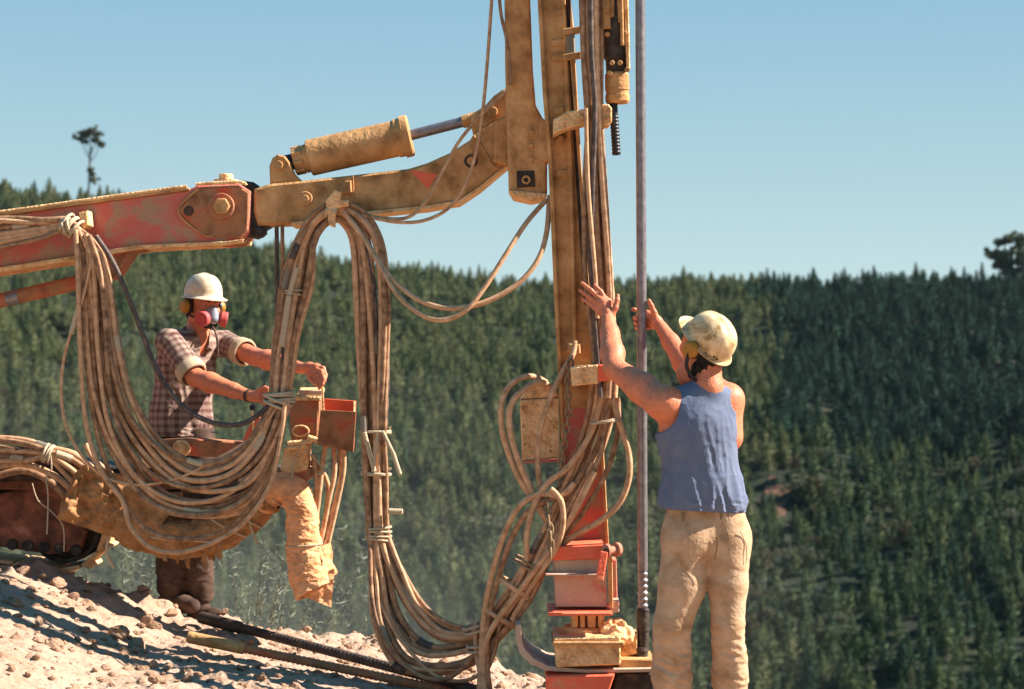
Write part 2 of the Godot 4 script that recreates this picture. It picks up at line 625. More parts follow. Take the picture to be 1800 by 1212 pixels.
func build_land() -> void:
	land_noise.seed = 5
	land_noise.frequency = 0.02
	clod_noise.seed = 8
	clod_noise.frequency = 1.1
	clod_noise.fractal_octaves = 4
	# the clay pad under the rig: fine in front of the lens, coarse all round
	var xs := PackedFloat32Array()
	var zs := PackedFloat32Array()
	var x := -60.0
	while x < 60.0:
		xs.append(x)
		x += 0.022 if x > -3.3 and x < 1.4 else (0.12 if x > -6.0 and x < 5.0 else 3.0)
	var z := 50.0
	while z > -13.5:
		zs.append(z)
		z -= 0.025 if z < -5.6 and z > -12.2 else (0.2 if z < -1.0 else 3.0)
	var mb := MB.new()
	zs.reverse()
	grid_sheet(mb, xs, zs)
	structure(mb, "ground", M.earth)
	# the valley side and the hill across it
	mb = MB.new()
	var rs := PackedFloat32Array()
	var r := 12.4
	while r < 1500.0:
		rs.append(r)
		r *= 1.03 if r < 120.0 or r > 420.0 else 1.012
	var cols := 180
	for rr in rs:
		for k in cols + 1:
			var a := lerpf(-1.35, 1.35, float(k) / cols)
			var px := sin(a) * rr
			var pz := -cos(a) * rr
			mb.vert(Vector3(px, land(px, pz) - 0.03, pz), Vector3.UP)
	for j in rs.size():
		for k in cols + 1:
			var w := cols + 1
			var du := mb.v[mini(j + 1, rs.size() - 1) * w + k] - mb.v[maxi(j - 1, 0) * w + k]
			var dx := mb.v[j * w + mini(k + 1, cols)] - mb.v[j * w + maxi(k - 1, 0)]
			mb.n[j * w + k] = dx.cross(du).normalized()
			if j < rs.size() - 1 and k < cols:
				var i := j * w + k
				mb.idx.append_array([i, i + w, i + 1, i + 1, i + w, i + w + 1])
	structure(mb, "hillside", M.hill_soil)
	# eroded red bank on the lower slope
	mb = MB.new()
	for j in 15:
		for k in 11:
			var rr := 258.0 + 12.0 * j / 14.0
			var a := atan((1362.0 + (k - 5) * (6.5 - 0.8 * absf(j - 7.0)) + 7.0 * sin(j * 0.9) - 900.0) / F)
			var px := sin(a) * rr
			var pz := -cos(a) * rr
			mb.vert(Vector3(px, land(px, pz) + 0.12, pz), Vector3(0.1, 0.96, 0.25).normalized())
			if j < 14 and k < 10:
				var i := j * 11 + k
				mb.idx.append_array([i, i + 11, i + 1, i + 1, i + 11, i + 12])
	structure(mb, "bare_soil", M.red_soil)


func rock_mesh(sd: int) -> ArrayMesh:
	var r2 := RandomNumberGenerator.new()
	r2.seed = sd
	var sm := SphereMesh.new()
	sm.radial_segments = 9
	sm.rings = 5
	sm.radius = 1.0
	sm.height = 2.0
	var arr := sm.get_mesh_arrays()
	var vs: PackedVector3Array = arr[Mesh.ARRAY_VERTEX]
	var nz := FastNoiseLite.new()
	nz.seed = sd
	nz.frequency = 0.8
	var planes := []
	for i in 9:
		planes.append([Vector3(r2.randfn(), r2.randfn(), r2.randfn()).normalized(), r2.randf_range(0.5, 0.85)])
	for i in vs.size():
		var p := vs[i] * (1.0 + 0.3 * nz.get_noise_3dv(vs[i] * 1.5))
		for pl in planes:
			var d: float = p.dot(pl[0]) - pl[1]
			if d > 0.0:
				p -= pl[0] * d
		vs[i] = p
	var mb := MB.new()
	var ix: PackedInt32Array = arr[Mesh.ARRAY_INDEX]
	for k in range(0, ix.size(), 3):
		if vs[ix[k]].distance_to(vs[ix[k + 1]]) > 0.001 and vs[ix[k]].distance_to(vs[ix[k + 2]]) > 0.001 and vs[ix[k + 1]].distance_to(vs[ix[k + 2]]) > 0.001:
			mb.tri(vs[ix[k]], vs[ix[k + 2]], vs[ix[k + 1]])
	return mb.mesh()


func ground_hit(px: float, py: float) -> Vector3:
	var d := 5.5
	while d < 12.0:
		var p := at(px, py, d)
		if p.y < earth_y(p.x, p.z):
			return Vector3(p.x, earth_y(p.x, p.z), p.z)
		d += 0.02
	return Vector3.ZERO


func build_rocks() -> void:
	rng.seed = 41
	var kinds := []
	for i in 7:
		kinds.append(rock_mesh(100 + i))
	# clods one can pick out: image place, width in pixels
	var big := [[205, 1120, 46], [240, 1142, 42], [258, 1098, 30], [275, 1108, 34], [300, 1085, 26], [95, 1138, 34], [150, 1112, 24], [100, 1036, 34], [130, 1055, 26], [455, 1093, 40], [600, 1150, 26], [505, 1128, 26], [185, 1180, 20], [60, 1105, 18], [225, 1013, 30], [250, 1040, 24], [355, 1075, 28], [20, 1180, 20], [320, 1185, 18], [460, 1200, 22], [270, 1200, 26], [330, 1200, 20], [740, 1178, 26], [780, 1168, 20], [40, 1010, 30], [75, 1020, 22], [160, 1075, 20], [395, 1065, 18], [540, 1112, 20], [830, 1182, 20], [895, 1168, 24], [925, 1180, 20]]
	for k in 26:
		big.append([rng.randf_range(0, 640), rng.randf_range(1050, 1205), rng.randf_range(11, 18)])
	for i in big.size():
		var b: Array = big[i]
		var p := ground_hit(b[0], b[1])
		if p == Vector3.ZERO:
			continue
		var s: float = b[2] * 0.5 * -p.z / F
		var o := MeshInstance3D.new()
		o.name = numbered("rock")
		o.mesh = kinds[i % 7]
		o.material_override = M.stone
		add_child(o)
		o.transform = Transform3D(Basis.from_euler(Vector3(rng.randf() * 0.8, rng.randf() * TAU, rng.randf() * 0.8)).scaled(Vector3(s, s * 0.75, s)), p + Vector3(0, s * 0.2, 0))
		if b[2] >= 40:
			tag(o, "large angular tan clay clod lying on the pale ground", "rock", "large clods on the clay pad")
		elif b[2] >= 24:
			tag(o, "fist-sized tan stone lying on the pale clay", "rock", "fist-sized stones on the clay pad")
		else:
			tag(o, "small tan stone lying on the pale clay", "rock", "small stones on the clay pad")
	# crumbs that nobody could count
	var mm := MultiMesh.new()
	mm.transform_format = MultiMesh.TRANSFORM_3D
	mm.mesh = kinds[2]
	mm.instance_count = 6000
	for i in 6000:
		var px := rng.randf_range(-3.4, 1.2)
		var pz := -rng.randf_range(6.0, 11.3)
		var s := 0.004 + 0.030 * pow(rng.randf(), 3.5)
		mm.set_instance_transform(i, Transform3D(Basis.from_euler(Vector3(rng.randfn() * 0.25, rng.randf() * TAU, rng.randfn() * 0.25)).scaled_local(Vector3(s, s * 0.5, s * 1.2)), Vector3(px, earth_y(px, pz) + s * 0.05, pz)))
	var mi := MultiMeshInstance3D.new()
	mi.name = "gravel"
	mi.multimesh = mm
	mi.material_override = M.stone
	mi.set_meta("kind", "stuff")
	tag(mi, "crumbled clay and gravel strewn over the pale pad", "gravel")
	add_child(mi)


# ---------------------------------------------------------------- vegetation
func leaf_tri(mb: MB, p: Vector3, dir: Vector3, l: float, w: float, r2: RandomNumberGenerator) -> void:
	var side := dir.cross(Vector3(r2.randfn(), r2.randfn(), r2.randfn())).normalized() * w
	var tip := p + dir * l
	var nn := (dir.cross(side).normalized() + dir * 0.5 + Vector3(0, 0.4, 0)).normalized()
	var i := mb.v.size()
	mb.vert(p - side, nn)
	mb.vert(p + side, nn)
	mb.vert(tip, nn)
	if ((side * 2.0).cross(tip - p + side)).dot(nn) > 0.0:
		mb.idx.append_array([i, i + 2, i + 1])
	else:
		mb.idx.append_array([i, i + 1, i + 2])


# one metre tall; returns [crown, trunk]
func pine_meshes(sd: int, slim: float, tone: Color) -> Array:
	var r2 := RandomNumberGenerator.new()
	r2.seed = sd
	var crown := MB.new()
	var whorls := 15
	for wi in whorls:
		var t := (wi + 0.3) / whorls
		var y := 0.06 + 0.88 * t
		var reach := slim * pow(1.0 - t, 1.05) * r2.randf_range(0.65, 1.25) + 0.010
		var count := 7 if t < 0.75 else 5
		for b in count:
			var a := TAU * (b + r2.randf() * 0.7) / count + wi
			var len := reach * r2.randf_range(0.7, 1.2)
			var out := Vector3(cos(a), 0.35 + t * 0.5, sin(a)).normalized()
			var shade := r2.randf_range(0.75, 1.25)
			for k in 7:
				var q := (k + 0.6) / 7.0
				var p := Vector3(0, y, 0) + out * len * q
				var dir := (out * 0.6 + Vector3(r2.randfn(), r2.randfn() * 0.6 + 0.45, r2.randfn()) * 0.6).normalized()
				crown.col = tone * shade * r2.randf_range(0.8, 1.2)
				leaf_tri(crown, p, dir, 0.045 + 0.045 * (1.0 - t) + 0.02 * r2.randf(), 0.011 + 0.007 * (1.0 - t), r2)
	for k in 8:
		crown.col = tone * 1.15
		leaf_tri(crown, Vector3(0, 0.92, 0), Vector3(r2.randfn() * 0.2, 1, r2.randfn() * 0.2).normalized(), 0.085, 0.007, r2)
	var trunk := MB.new()
	trunk.col = Color(0.067, 0.044, 0.030)
	trunk.tube(PackedVector3Array([Vector3(0, -0.1, 0), Vector3(0, 0.4, 0), Vector3(0, 0.97, 0)]), 0.02, 6, PackedFloat32Array([0.022, 0.015, 0.003]))
	return [crown.mesh(), trunk.mesh()]


# one metre tall
func shrub_meshes(sd: int, tone: Color, wide: float) -> Array:
	var r2 := RandomNumberGenerator.new()
	r2.seed = sd
	var crown := MB.new()
	var trunk := MB.new()
	trunk.col = Color(0.074, 0.056, 0.037)
	for c in 16:
		var ctr := Vector3(r2.randfn() * 0.2 * wide, r2.randf_range(0.25, 0.85), r2.randfn() * 0.2 * wide)
		var rad := r2.randf_range(0.10, 0.2)
		var sh := r2.randf_range(0.7, 1.25)
		if c < 5:
			trunk.tube(PackedVector3Array([Vector3(0, -0.1, 0), ctr * 0.5, ctr]), 0.012, 5, PackedFloat32Array([0.02, 0.012, 0.004]))
		for k in 62:
			var dv := Vector3(r2.randfn(), r2.randfn(), r2.randfn()).normalized()
			crown.col = tone * sh * r2.randf_range(0.75, 1.25)
			leaf_tri(crown, ctr + dv * rad * pow(r2.randf(), 0.4), (dv + Vector3(r2.randfn(), r2.randfn(), r2.randfn()) * 0.6).normalized(), 0.07, 0.022, r2)
	return [crown.mesh(), trunk.mesh()]


func plant(called: String, pair: Array, xf: Transform3D, label: String, category: String, group: String) -> Node3D:
	var o := Node3D.new()
	o.name = numbered(called)
	add_child(o)
	o.transform = xf
	tag(o, label, category, group)
	for k in 2:
		var mi := MeshInstance3D.new()
		mi.name = ["crown", "trunk"][k]
		mi.mesh = pair[k]
		mi.material_override = M.leaf if k == 0 else M.bark
		o.add_child(mi)
	return o


func build_forest() -> void:
	var pines := []
	var tones := [Color(0.092, 0.114, 0.048), Color(0.022, 0.056, 0.036), Color(0.122, 0.138, 0.058), Color(0.018, 0.047, 0.032), Color(0.152, 0.156, 0.070), Color(0.050, 0.082, 0.037), Color(0.134, 0.140, 0.063)]  # paler tones have the left slope's haze mixed into the leaf colour
	for i in 7:
		pines.append(pine_meshes(200 + i, [0.34, 0.27, 0.40, 0.30, 0.36, 0.26, 0.46][i], tones[i]))
	var shrubs := [shrub_meshes(300, Color(0.056, 0.067, 0.031), 1.2), shrub_meshes(301, Color(0.096, 0.100, 0.063), 1.3), shrub_meshes(302, Color(0.074, 0.063, 0.033), 1.1)]
	rng.seed = 77
	var spots := []
	var bushes := []
	for k in 16500:
		var rr := sqrt(rng.randf_range(184.0 * 184.0, 424.0 * 424.0))
		var a := rng.randf_range(-0.40, 0.40)
		var x := sin(a) * rr
		var z := -cos(a) * rr
		var y := land(x, z)
		if absf(tan(a) * F + 900.0 - 1362.0) < 32.0 and rr > 256.0 and rr < 272.0 and rng.randf() < 0.8:
			continue
		var thin := land_noise.get_noise_2d(x * 1.7 + 300.0, z * 1.2)
		var stand := smoothstep(20.0, 55.0, x * 300.0 / rr + 12.0 * land_noise.get_noise_2d(x * 2.0, z * 2.0))
		var upper := rr > 285.0
		if thin > 0.34 or (stand > 0.4 and not upper and thin > 0.14):
			if rng.randf() < 0.25:
				bushes.append([rr, Vector3(x, y, z), rng.randf_range(1.6, 4.2)])
		var tall := rng.randf_range(2.1, 4.4)
		var kind: int = [0, 2, 4, 2, 5, 0, 6][rng.randi() % 7]
		if stand > 0.5 and upper:
			tall = rng.randf_range(2.8, 5.6)
			kind = [1, 3, 3, 1][rng.randi() % 4]
		elif stand > 0.5:
			kind = [5, 0, 5, 5, 0, 1, 5][rng.randi() % 7]
		if rng.randf() < 0.05:
			tall *= 1.3
		spots.append([rr, Vector3(x, y, z), tall, kind, a])
	spots.sort_custom(func(p, q): return p[0] < q[0])
	var singles := 0
	var rest := [[], [], [], [], [], [], []]
	for s in spots:
		var xf := Transform3D(Basis.from_euler(Vector3(0, rng.randf() * TAU, 0)).scaled(Vector3(s[2] * rng.randf_range(0.85, 1.15), s[2], s[2])), s[1])
		var py: float = SKYLINE + (1.4 - s[1].y - s[2]) / -s[1].z * F
		if singles < 296 and absf(s[4]) < 0.262 and py < 1190.0:
			singles += 1
			plant("pine_tree", pines[s[3]], xf, "young dark green pine in the plantation across the valley", "pine tree", "pines of the plantation across the valley")
		else:
			rest[s[3]].append(xf)
	var crowd := Node3D.new()
	crowd.name = "forest"
	crowd.set_meta("kind", "stuff")
	tag(crowd, "dense plantation of young pines covering the hill up to its ridge", "forest")
	add_child(crowd)
	for k in 7:
		for w in 2:
			var mm := MultiMesh.new()
			mm.transform_format = MultiMesh.TRANSFORM_3D
			mm.mesh = pines[k][w]
			mm.instance_count = rest[k].size()
			for i in rest[k].size():
				mm.set_instance_transform(i, rest[k][i])
			var mi := MultiMeshInstance3D.new()
			mi.name = ["crowns", "trunks"][w]
			mi.multimesh = mm
			mi.material_override = M.leaf if w == 0 else M.bark
			mi.set_meta("kind", "stuff")
			crowd.add_child(mi, true)
	bushes.sort_custom(func(p, q): return p[0] < q[0])
	for i in mini(bushes.size(), 260):
		var b: Array = bushes[i]
		var k := rng.randi() % 3
		plant("shrub", shrubs[k], Transform3D(Basis.from_euler(Vector3(0, rng.randf() * TAU, 0)).scaled(Vector3(b[2], b[2], b[2])), b[1]), ["olive green shrub among the young pines across the valley", "pale grey-green shrub among the young pines across the valley", "dry brownish shrub among the young pines across the valley"][k], "shrub", "shrubs among the plantation pines")


func gum_tree(called: String, foot: Vector3, tall: float, limbs: Array, clumps: Array, label: String, leaf_len: float) -> void:
	var o := thing(called, foot, label, "tree")
	var r2 := RandomNumberGenerator.new()
	r2.seed = 17
	var tr := MB.new()
	tr.col = Color(0.096, 0.078, 0.059)
	tr.tube(spline([foot - Vector3(0, 1, 0), foot + Vector3(tall * 0.01, tall * 0.45, 0), foot + Vector3(tall * 0.03, tall * 0.8, 0.0)], 0.5), 0.2, 8, PackedFloat32Array())
	for l in limbs:
		var a: Vector3 = foot + l[0] * tall
		var b: Vector3 = foot + l[1] * tall
		var mid := a.lerp(b, 0.5) + Vector3(0, -0.03, 0) * tall
		var pts := spline([a, mid, b], 0.4)
		var rad := PackedFloat32Array()
		for i in pts.size():
			rad.append(lerpf(l[2], l[2] * 0.35, float(i) / pts.size()) * tall)
		tr.tube(pts, 0.1, 6, rad)
	part(tr, "trunk", M.bark, o)
	var cr := MB.new()
	for c in clumps:
		var ctr: Vector3 = foot + c[0] * tall
		for s in 12:
			var sub: Vector3 = ctr + Vector3(r2.randfn(), r2.randfn() * 0.5, r2.randfn()) * c[1] * tall * 0.62
			for k in 40:
				var dv := Vector3(r2.randfn(), r2.randfn() * 0.7, r2.randfn()).normalized()
				cr.col = Color(0.078, 0.090, 0.050) * r2.randf_range(0.6, 1.35)
				leaf_tri(cr, sub + dv * c[1] * tall * 0.42 * pow(r2.randf(), 0.5), (dv + Vector3(r2.randfn(), r2.randfn(), r2.randfn())).normalized(), leaf_len, leaf_len * 0.3, r2)
	part(cr, "crown", M.leaf, o)


func on_ridge(px: float, r: float) -> Vector3:
	var a := atan((px - 900.0) / F)
	var x := sin(a) * r
	var z := -cos(a) * r
	return Vector3(x, land(x, z), z)


func build_ridge_trees() -> void:
	gum_tree("gum_tree", on_ridge(153, 398), 15.6, [
		[Vector3(0.02, 0.62, 0), Vector3(-0.10, 0.9, 0.02), 0.008], [Vector3(0.03, 0.7, 0), Vector3(0.1, 0.93, -0.03), 0.008], [Vector3(0.02, 0.6, 0), Vector3(0.15, 0.80, 0.04), 0.007], [Vector3(0.03, 0.75, 0), Vector3(0.02, 0.97, 0.04), 0.008], [Vector3(0.015, 0.4, 0), Vector3(0.06, 0.36, 0.0), 0.005], [Vector3(0.02, 0.65, 0), Vector3(-0.06, 0.95, -0.06), 0.006]],
		[[Vector3(-0.11, 0.89, 0.02), 0.045], [Vector3(-0.08, 0.95, -0.05), 0.045], [Vector3(-0.01, 0.985, -0.02), 0.045], [Vector3(0.05, 0.99, 0.03), 0.045], [Vector3(0.10, 0.95, -0.03), 0.045], [Vector3(0.0, 0.91, 0.06), 0.035], [Vector3(0.06, 0.87, -0.05), 0.03], [Vector3(-0.05, 0.85, 0.0), 0.028], [Vector3(0.11, 0.88, 0.04), 0.03], [Vector3(0.16, 0.815, 0.03), 0.04], [Vector3(0.065, 0.37, 0), 0.045], [Vector3(0.03, 0.5, 0.0), 0.03], [Vector3(0.04, 0.44, 0.02), 0.025], [Vector3(0.02, 0.12, 0), 0.05], [Vector3(0.08, 0.08, 0), 0.06]],
		"tall bare-trunked tree with a flat tufted crown standing above the ridge", 0.40)
	gum_tree("broad_tree", on_ridge(1778, 396), 11.6, [
		[Vector3(0.02, 0.45, 0), Vector3(-0.26, 0.66, 0.02), 0.016], [Vector3(0.03, 0.5, 0), Vector3(0.28, 0.72, -0.03), 0.016], [Vector3(0.02, 0.55, 0), Vector3(-0.14, 0.9, 0.04), 0.013], [Vector3(0.03, 0.6, 0), Vector3(0.08, 0.94, 0.04), 0.013], [Vector3(0.02, 0.5, 0), Vector3(0.0, 0.75, 0.2), 0.012]],
		[[Vector3(-0.30, 0.68, 0.02), 0.10], [Vector3(-0.2, 0.62, 0.1), 0.10], [Vector3(-0.16, 0.9, 0.0), 0.09], [Vector3(-0.04, 0.94, 0.0), 0.10], [Vector3(0.1, 0.95, 0.03), 0.11], [Vector3(0.24, 0.86, -0.03), 0.12], [Vector3(0.32, 0.7, 0.03), 0.13], [Vector3(0.05, 0.72, 0.1), 0.10], [Vector3(-0.1, 0.66, -0.1), 0.11], [Vector3(0.16, 0.6, 0.1), 0.12], [Vector3(0.0, 0.52, 0.0), 0.12], [Vector3(0.25, 0.5, 0.0), 0.13], [Vector3(-0.12, 0.4, 0.1), 0.11], [Vector3(0.12, 0.36, 0.0), 0.12], [Vector3(-0.18, 0.5, 0.0), 0.09]],
		"broad dark-crowned tree standing above the pines on the ridge", 0.6)


# wispy scrub just over the brink
func build_scrub() -> void:
	rng.seed = 9
	var spots := [[225, 1035, 13.6, 0.55], [425, 1060, 13.6, 0.95], [462, 1075, 14.0, 0.7]]
	for s in spots:
		var foot := at(s[0], s[1] + 20, s[2])
		foot.y = minf(foot.y, land(foot.x, foot.z) + 0.4)
		foot.y = land(foot.x, foot.z)
		var o := thing("wispy_bush", foot, "pale grey-green wispy bush growing just over the brink of the pad", "bush", "wispy bushes over the brink")
		var top := at(s[0], s[1] - s[3] * 110, s[2]).y - foot.y
		var mb := MB.new()
		var st := MB.new()
		st.col = Color(0.118, 0.096, 0.067)
		for k in 34:
			var lean := Vector3(rng.randfn() * 0.2, 1.0, rng.randfn() * 0.2)
			var l: float = top * rng.randf_range(0.6, 1.05)
			var pts := spline([foot, foot + lean * l * 0.5, foot + Vector3(lean.x * 1.5, 1, lean.z * 1.5) * l], 0.08)
			var rad := PackedFloat32Array()
			for i in pts.size():
				rad.append(lerpf(0.005, 0.0015, float(i) / pts.size()))
			st.tube(pts, 0.005, 4, rad)
			for i in range(pts.size() / 3, pts.size()):
				for q in 8:
					mb.col = Color(0.200, 0.207, 0.148) * rng.randf_range(0.7, 1.25)
					leaf_tri(mb, pts[i], Vector3(rng.randfn(), rng.randfn() * 0.5 + 0.7, rng.randfn()).normalized(), rng.randf_range(0.03, 0.075), 0.0035, rng)
		part(st, "stem", M.bark, o)
		part(mb, "foliage", M.leaf, o)


# drilling dust that drifts over the brink behind the rig
func build_dust() -> void:
	for q in [[Vector3(-3.2, -0.9, -20.0), Vector3(13, 5.5, 12), 0.003], [Vector3(-3.0, -1.4, -19.0), Vector3(9, 4.2, 9), 0.003], [Vector3(-2.2, -1.3, -15.0), Vector3(5, 3.4, 4), 0.014], [Vector3(-1.9, -1.3, -14.6), Vector3(3, 2.2, 3), 0.014]]:
		var fv := FogVolume.new()
		fv.name = numbered("dust_haze")
		fv.shape = RenderingServer.FOG_VOLUME_SHAPE_ELLIPSOID
		fv.size = q[1]
		fv.position = q[0]
		var fm := FogMaterial.new()
		fm.resource_name = "dust_haze"
		fm.albedo = lin(0.80, 0.76, 0.68)
		fm.density = q[2]
		fv.material = fm
		fv.set_meta("kind", "stuff")
		tag(fv, "thin pale drilling dust drifting over the brink behind the rig", "dust", "drifting dust")
		add_child(fv)


# ---------------------------------------------------------------- the drill rig
var rig: Node3D


func section(called: String, parent: Node) -> Node3D:
	var o := Node3D.new()
	o.name = called
	parent.add_child(o, true)
	o.global_transform = Transform3D()
	return o


func bolt(parent: Node, px: float, py: float, d: float, r_px: float, m: Material = null, sides := 6, called := "bolt") -> void:
	var mb := MB.new()
	disc(mb, px, py, d - r_px * d / F * 0.7, r_px, r_px * d / F * 0.9, sides)
	part(mb, called, m if m else M.dusty_steel, parent)


func weld(parent: Node, pts: Array, d: float, r := 0.005, m: Material = null) -> void:
	var mb := MB.new()
	var sp := spline(px_path(pts, d), 0.012)
	var rad := PackedFloat32Array()
	for i in sp.size():
		rad.append(r * (0.8 + 0.4 * rng.randf()))
	mb.tube(sp, r, 6, rad)
	part(mb, "weld", m if m else M.dusty_steel, parent)


func build_boom() -> void:
	var boom := section("boom", rig)
	var mb := MB.new()
	slab(mb, [[-160, 397], [0, 379], [165, 356], [330, 334], [346, 326], [420, 323], [440, 336], [438, 408], [428, 422], [396, 426], [247, 434], [178, 446], [129, 454], [0, 474], [-160, 498]], 9.6, 0.28, 0.008)
	part(mb, "lower_arm", M.worn_red, boom)
	mb = MB.new()
	slab(mb, [[-160, 393], [0, 375], [165, 352], [330, 330], [332, 334], [165, 357], [0, 380], [-160, 398]], 9.585, 0.31, 0.003)
	part(mb, "top_plate", M.dusty_steel, boom)
	mb = MB.new()
	mb.tube(spline(px_path([[-160, 391], [0, 373], [165, 350], [328, 328]], 9.592), 0.05), 0.009, 8)
	mb.tube(spline(px_path([[344, 324], [420, 320], [432, 326]], 9.592), 0.03), 0.008, 8)
	part(mb, "lit_dust_ridge", M.clay_and_bounce, boom)  # bead of pale dust added along the top edge to catch the sun
	mb = MB.new()
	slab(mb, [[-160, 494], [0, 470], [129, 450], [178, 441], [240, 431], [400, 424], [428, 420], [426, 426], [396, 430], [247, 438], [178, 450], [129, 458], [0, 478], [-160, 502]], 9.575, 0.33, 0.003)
	part(mb, "bottom_plate", M.clay_and_bounce, boom)  # paler than the arm: warm light bounced off the ground, put into colour
	mb = MB.new()
	slab(mb, [[311, 372], [346, 331], [418, 327], [437, 339], [435, 405], [424, 419], [372, 416], [354, 412]], 9.585, 0.31, 0.005)
	part(mb, "cheek_plate", M.half_red, boom)
	weld(boom, [[348, 332], [313, 372], [354, 411], [374, 416]], 9.585)
	mb = MB.new()
	disc(mb, 388, 362, 9.555, 23, 0.37, 28)
	part(mb, "pin_boss", M.half_red, boom)
	bolt(boom, 388, 362, 9.553, 15)
	mb = MB.new()
	disc(mb, 331, 371, 9.580, 9, 0.012, 18, 5)
	part(mb, "hole_rim", M.dark_steel, boom)
	mb = MB.new()
	disc(mb, 331, 371, 9.583, 5, 0.01, 14)
	part(mb, "hole", M.dark_steel, boom)
	# vertical hinge pin with its nut above and its cap below
	mb = MB.new()
	var up := eye.basis.y
	mb.lathe(at(397, 324, 9.73), up, [Vector2(0, 0.062), Vector2(0.022, 0.06), Vector2(0.024, 0.035), Vector2(0.047, 0.034), Vector2(0.05, 0.03), Vector2(0.05, 0)], 16)
	part(mb, "hinge_nut", M.clay_and_bounce, boom)
	mb = MB.new()
	mb.lathe(at(411, 418, 9.73), -up, [Vector2(0, 0.07), Vector2(0.03, 0.068), Vector2(0.045, 0.055), Vector2(0.05, 0.0)], 20)
	part(mb, "hinge_cap", M.half_red, boom)
	# gusset and the hanger under the arm
	mb = MB.new()
	slab(mb, [[178, 446], [246, 434], [226, 445], [214, 462], [200, 486], [193, 491], [186, 484]], 9.64, 0.10, 0.004)
	part(mb, "gusset", M.worn_red, boom)
	mb = MB.new()
	slab(mb, [[250, 433], [252, 440], [231, 444], [219, 462], [199, 492], [193, 489], [211, 461], [225, 440]], 9.60, 0.18, 0.003)
	part(mb, "gusset_flange", M.half_red, boom)
	# greasy swivel between the arms
	mb = MB.new()
	slab(mb, [[424, 317], [445, 320], [458, 333], [470, 340], [472, 396], [462, 402], [455, 413], [446, 418], [424, 414]], 9.64, 0.2, 0.012)
	part(mb, "swivel", M.dark_steel, boom)
	mb = MB.new()
	slab(mb, [[446, 398], [464, 400], [466, 410], [458, 417], [446, 416]], 9.62, 0.1, 0.01)
	part(mb, "grease_boss", M.dark_steel, boom)
	mb = MB.new()
	slab(mb, [[446, 332], [474, 323], [529, 318], [618, 308], [717, 297], [750, 287], [790, 269], [826, 246], [832, 236], [869, 213], [905, 200], [905, 282], [892, 290], [842, 331], [806, 355], [750, 364], [651, 374], [512, 394], [453, 397], [445, 372]], 9.62, 0.21, 0.012)
	part(mb, "upper_arm", M.dusty_steel, boom)
	mb = MB.new()
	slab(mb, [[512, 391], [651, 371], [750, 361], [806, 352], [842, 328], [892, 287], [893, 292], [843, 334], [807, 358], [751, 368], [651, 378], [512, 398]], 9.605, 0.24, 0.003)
	part(mb, "bottom_plate", M.clay_and_bounce, boom)  # underside's bounced ground light is put into this pale colour
	mb = MB.new()
	slab(mb, [[720, 299], [768, 306], [752, 333]], 9.6185, 0.004, 0.0006)
	part(mb, "paint_patch", M.fresh_red, boom)
	mb = MB.new()
	disc(mb, 828, 283, 9.612, 12, 0.02, 24, 8)
	part(mb, "pin_ring", M.dark_steel, boom)
	mb = MB.new()
	disc(mb, 536, 349, 9.606, 13, 0.02, 24)
	part(mb, "washer", M.dusty_steel, boom)
	bolt(boom, 536, 349, 9.606, 7)
	mb = MB.new()
	slab(mb, [[606, 318], [617, 317], [618, 338], [600, 341], [596, 331]], 9.59, 0.05, 0.005)
	part(mb, "lug", M.dusty_steel, boom)
	weld(boom, [[620, 309], [621, 340], [618, 372]], 9.618)
	weld(boom, [[832, 238], [850, 262], [866, 290], [880, 298]], 9.618)
	# head block against the mast slide
	mb = MB.new()
	slab(mb, [[870, 212], [893, 200], [905, 205], [905, 288], [890, 291], [868, 284]], 9.54, 0.34, 0.01)
	part(mb, "head_block", M.dusty_steel, boom)
	# lift cylinder above the upper arm
	var cyl := section("lift_cylinder", rig)
	mb = MB.new()
	slab(mb, [[474, 324], [473, 292], [478, 278], [488, 271], [500, 274], [508, 284], [518, 306], [532, 319]], 9.64, 0.05, 0.008)
	slab(mb, [[474, 324], [473, 292], [478, 278], [488, 271], [500, 274], [508, 284], [518, 306], [532, 319]], 9.78, 0.05, 0.008)
	part(mb, "clevis", M.dusty_steel, cyl)
	bolt(cyl, 489, 290, 9.64, 8, null, 12, "clevis_pin")
	var a := at(516, 284, 9.735)
	var b := at(722, 238, 9.735)
	var ax := (b - a).normalized()
	var l := a.distance_to(b)
	mb = MB.new()
	rod(mb, at(490, 290, 9.735), a, 0.04)
	part(mb, "eye_end", M.dark_steel, cyl)
	mb = MB.new()
	mb.lathe(a, ax, [Vector2(0, 0), Vector2(0, 0.058), Vector2(0.006, 0.064), Vector2(0.055, 0.064), Vector2(0.055, 0.07), Vector2(0.08, 0.07), Vector2(0.08, 0)], 28)
	part(mb, "gland", M.dusty_steel, cyl)
	for k in 8:
		var ang := TAU * k / 8.0 + 0.3
		var u := ax.cross(Vector3.UP).normalized()
		var w := ax.cross(u)
		var c := a + (u * cos(ang) + w * sin(ang)) * 0.06
		mb = MB.new()
		rod(mb, c + ax * 0.0, c + ax * 0.05, 0.013, 6)
		part(mb, "bolt", M.dusty_steel, cyl)
	mb = MB.new()
	mb.lathe(a, ax, [Vector2(0.075, 0), Vector2(0.075, 0.082), Vector2(0.08, 0.089), Vector2(l - 0.075, 0.089), Vector2(l - 0.075, 0.093), Vector2(l - 0.07, 0.095), Vector2(l - 0.045, 0.095), Vector2(l - 0.04, 0.103), Vector2(l - 0.008, 0.103), Vector2(l, 0.095), Vector2(l, 0)], 40)
	part(mb, "barrel", M.dusty_steel, cyl)
	mb = MB.new()
	rod(mb, b - ax * 0.01, at(838, 208, 9.735), 0.026, 20)
	part(mb, "piston_rod", M.steel_rod, cyl)
	mb = MB.new()
	rod(mb, at(812, 215, 9.735), at(845, 205, 9.735), 0.032, 20)
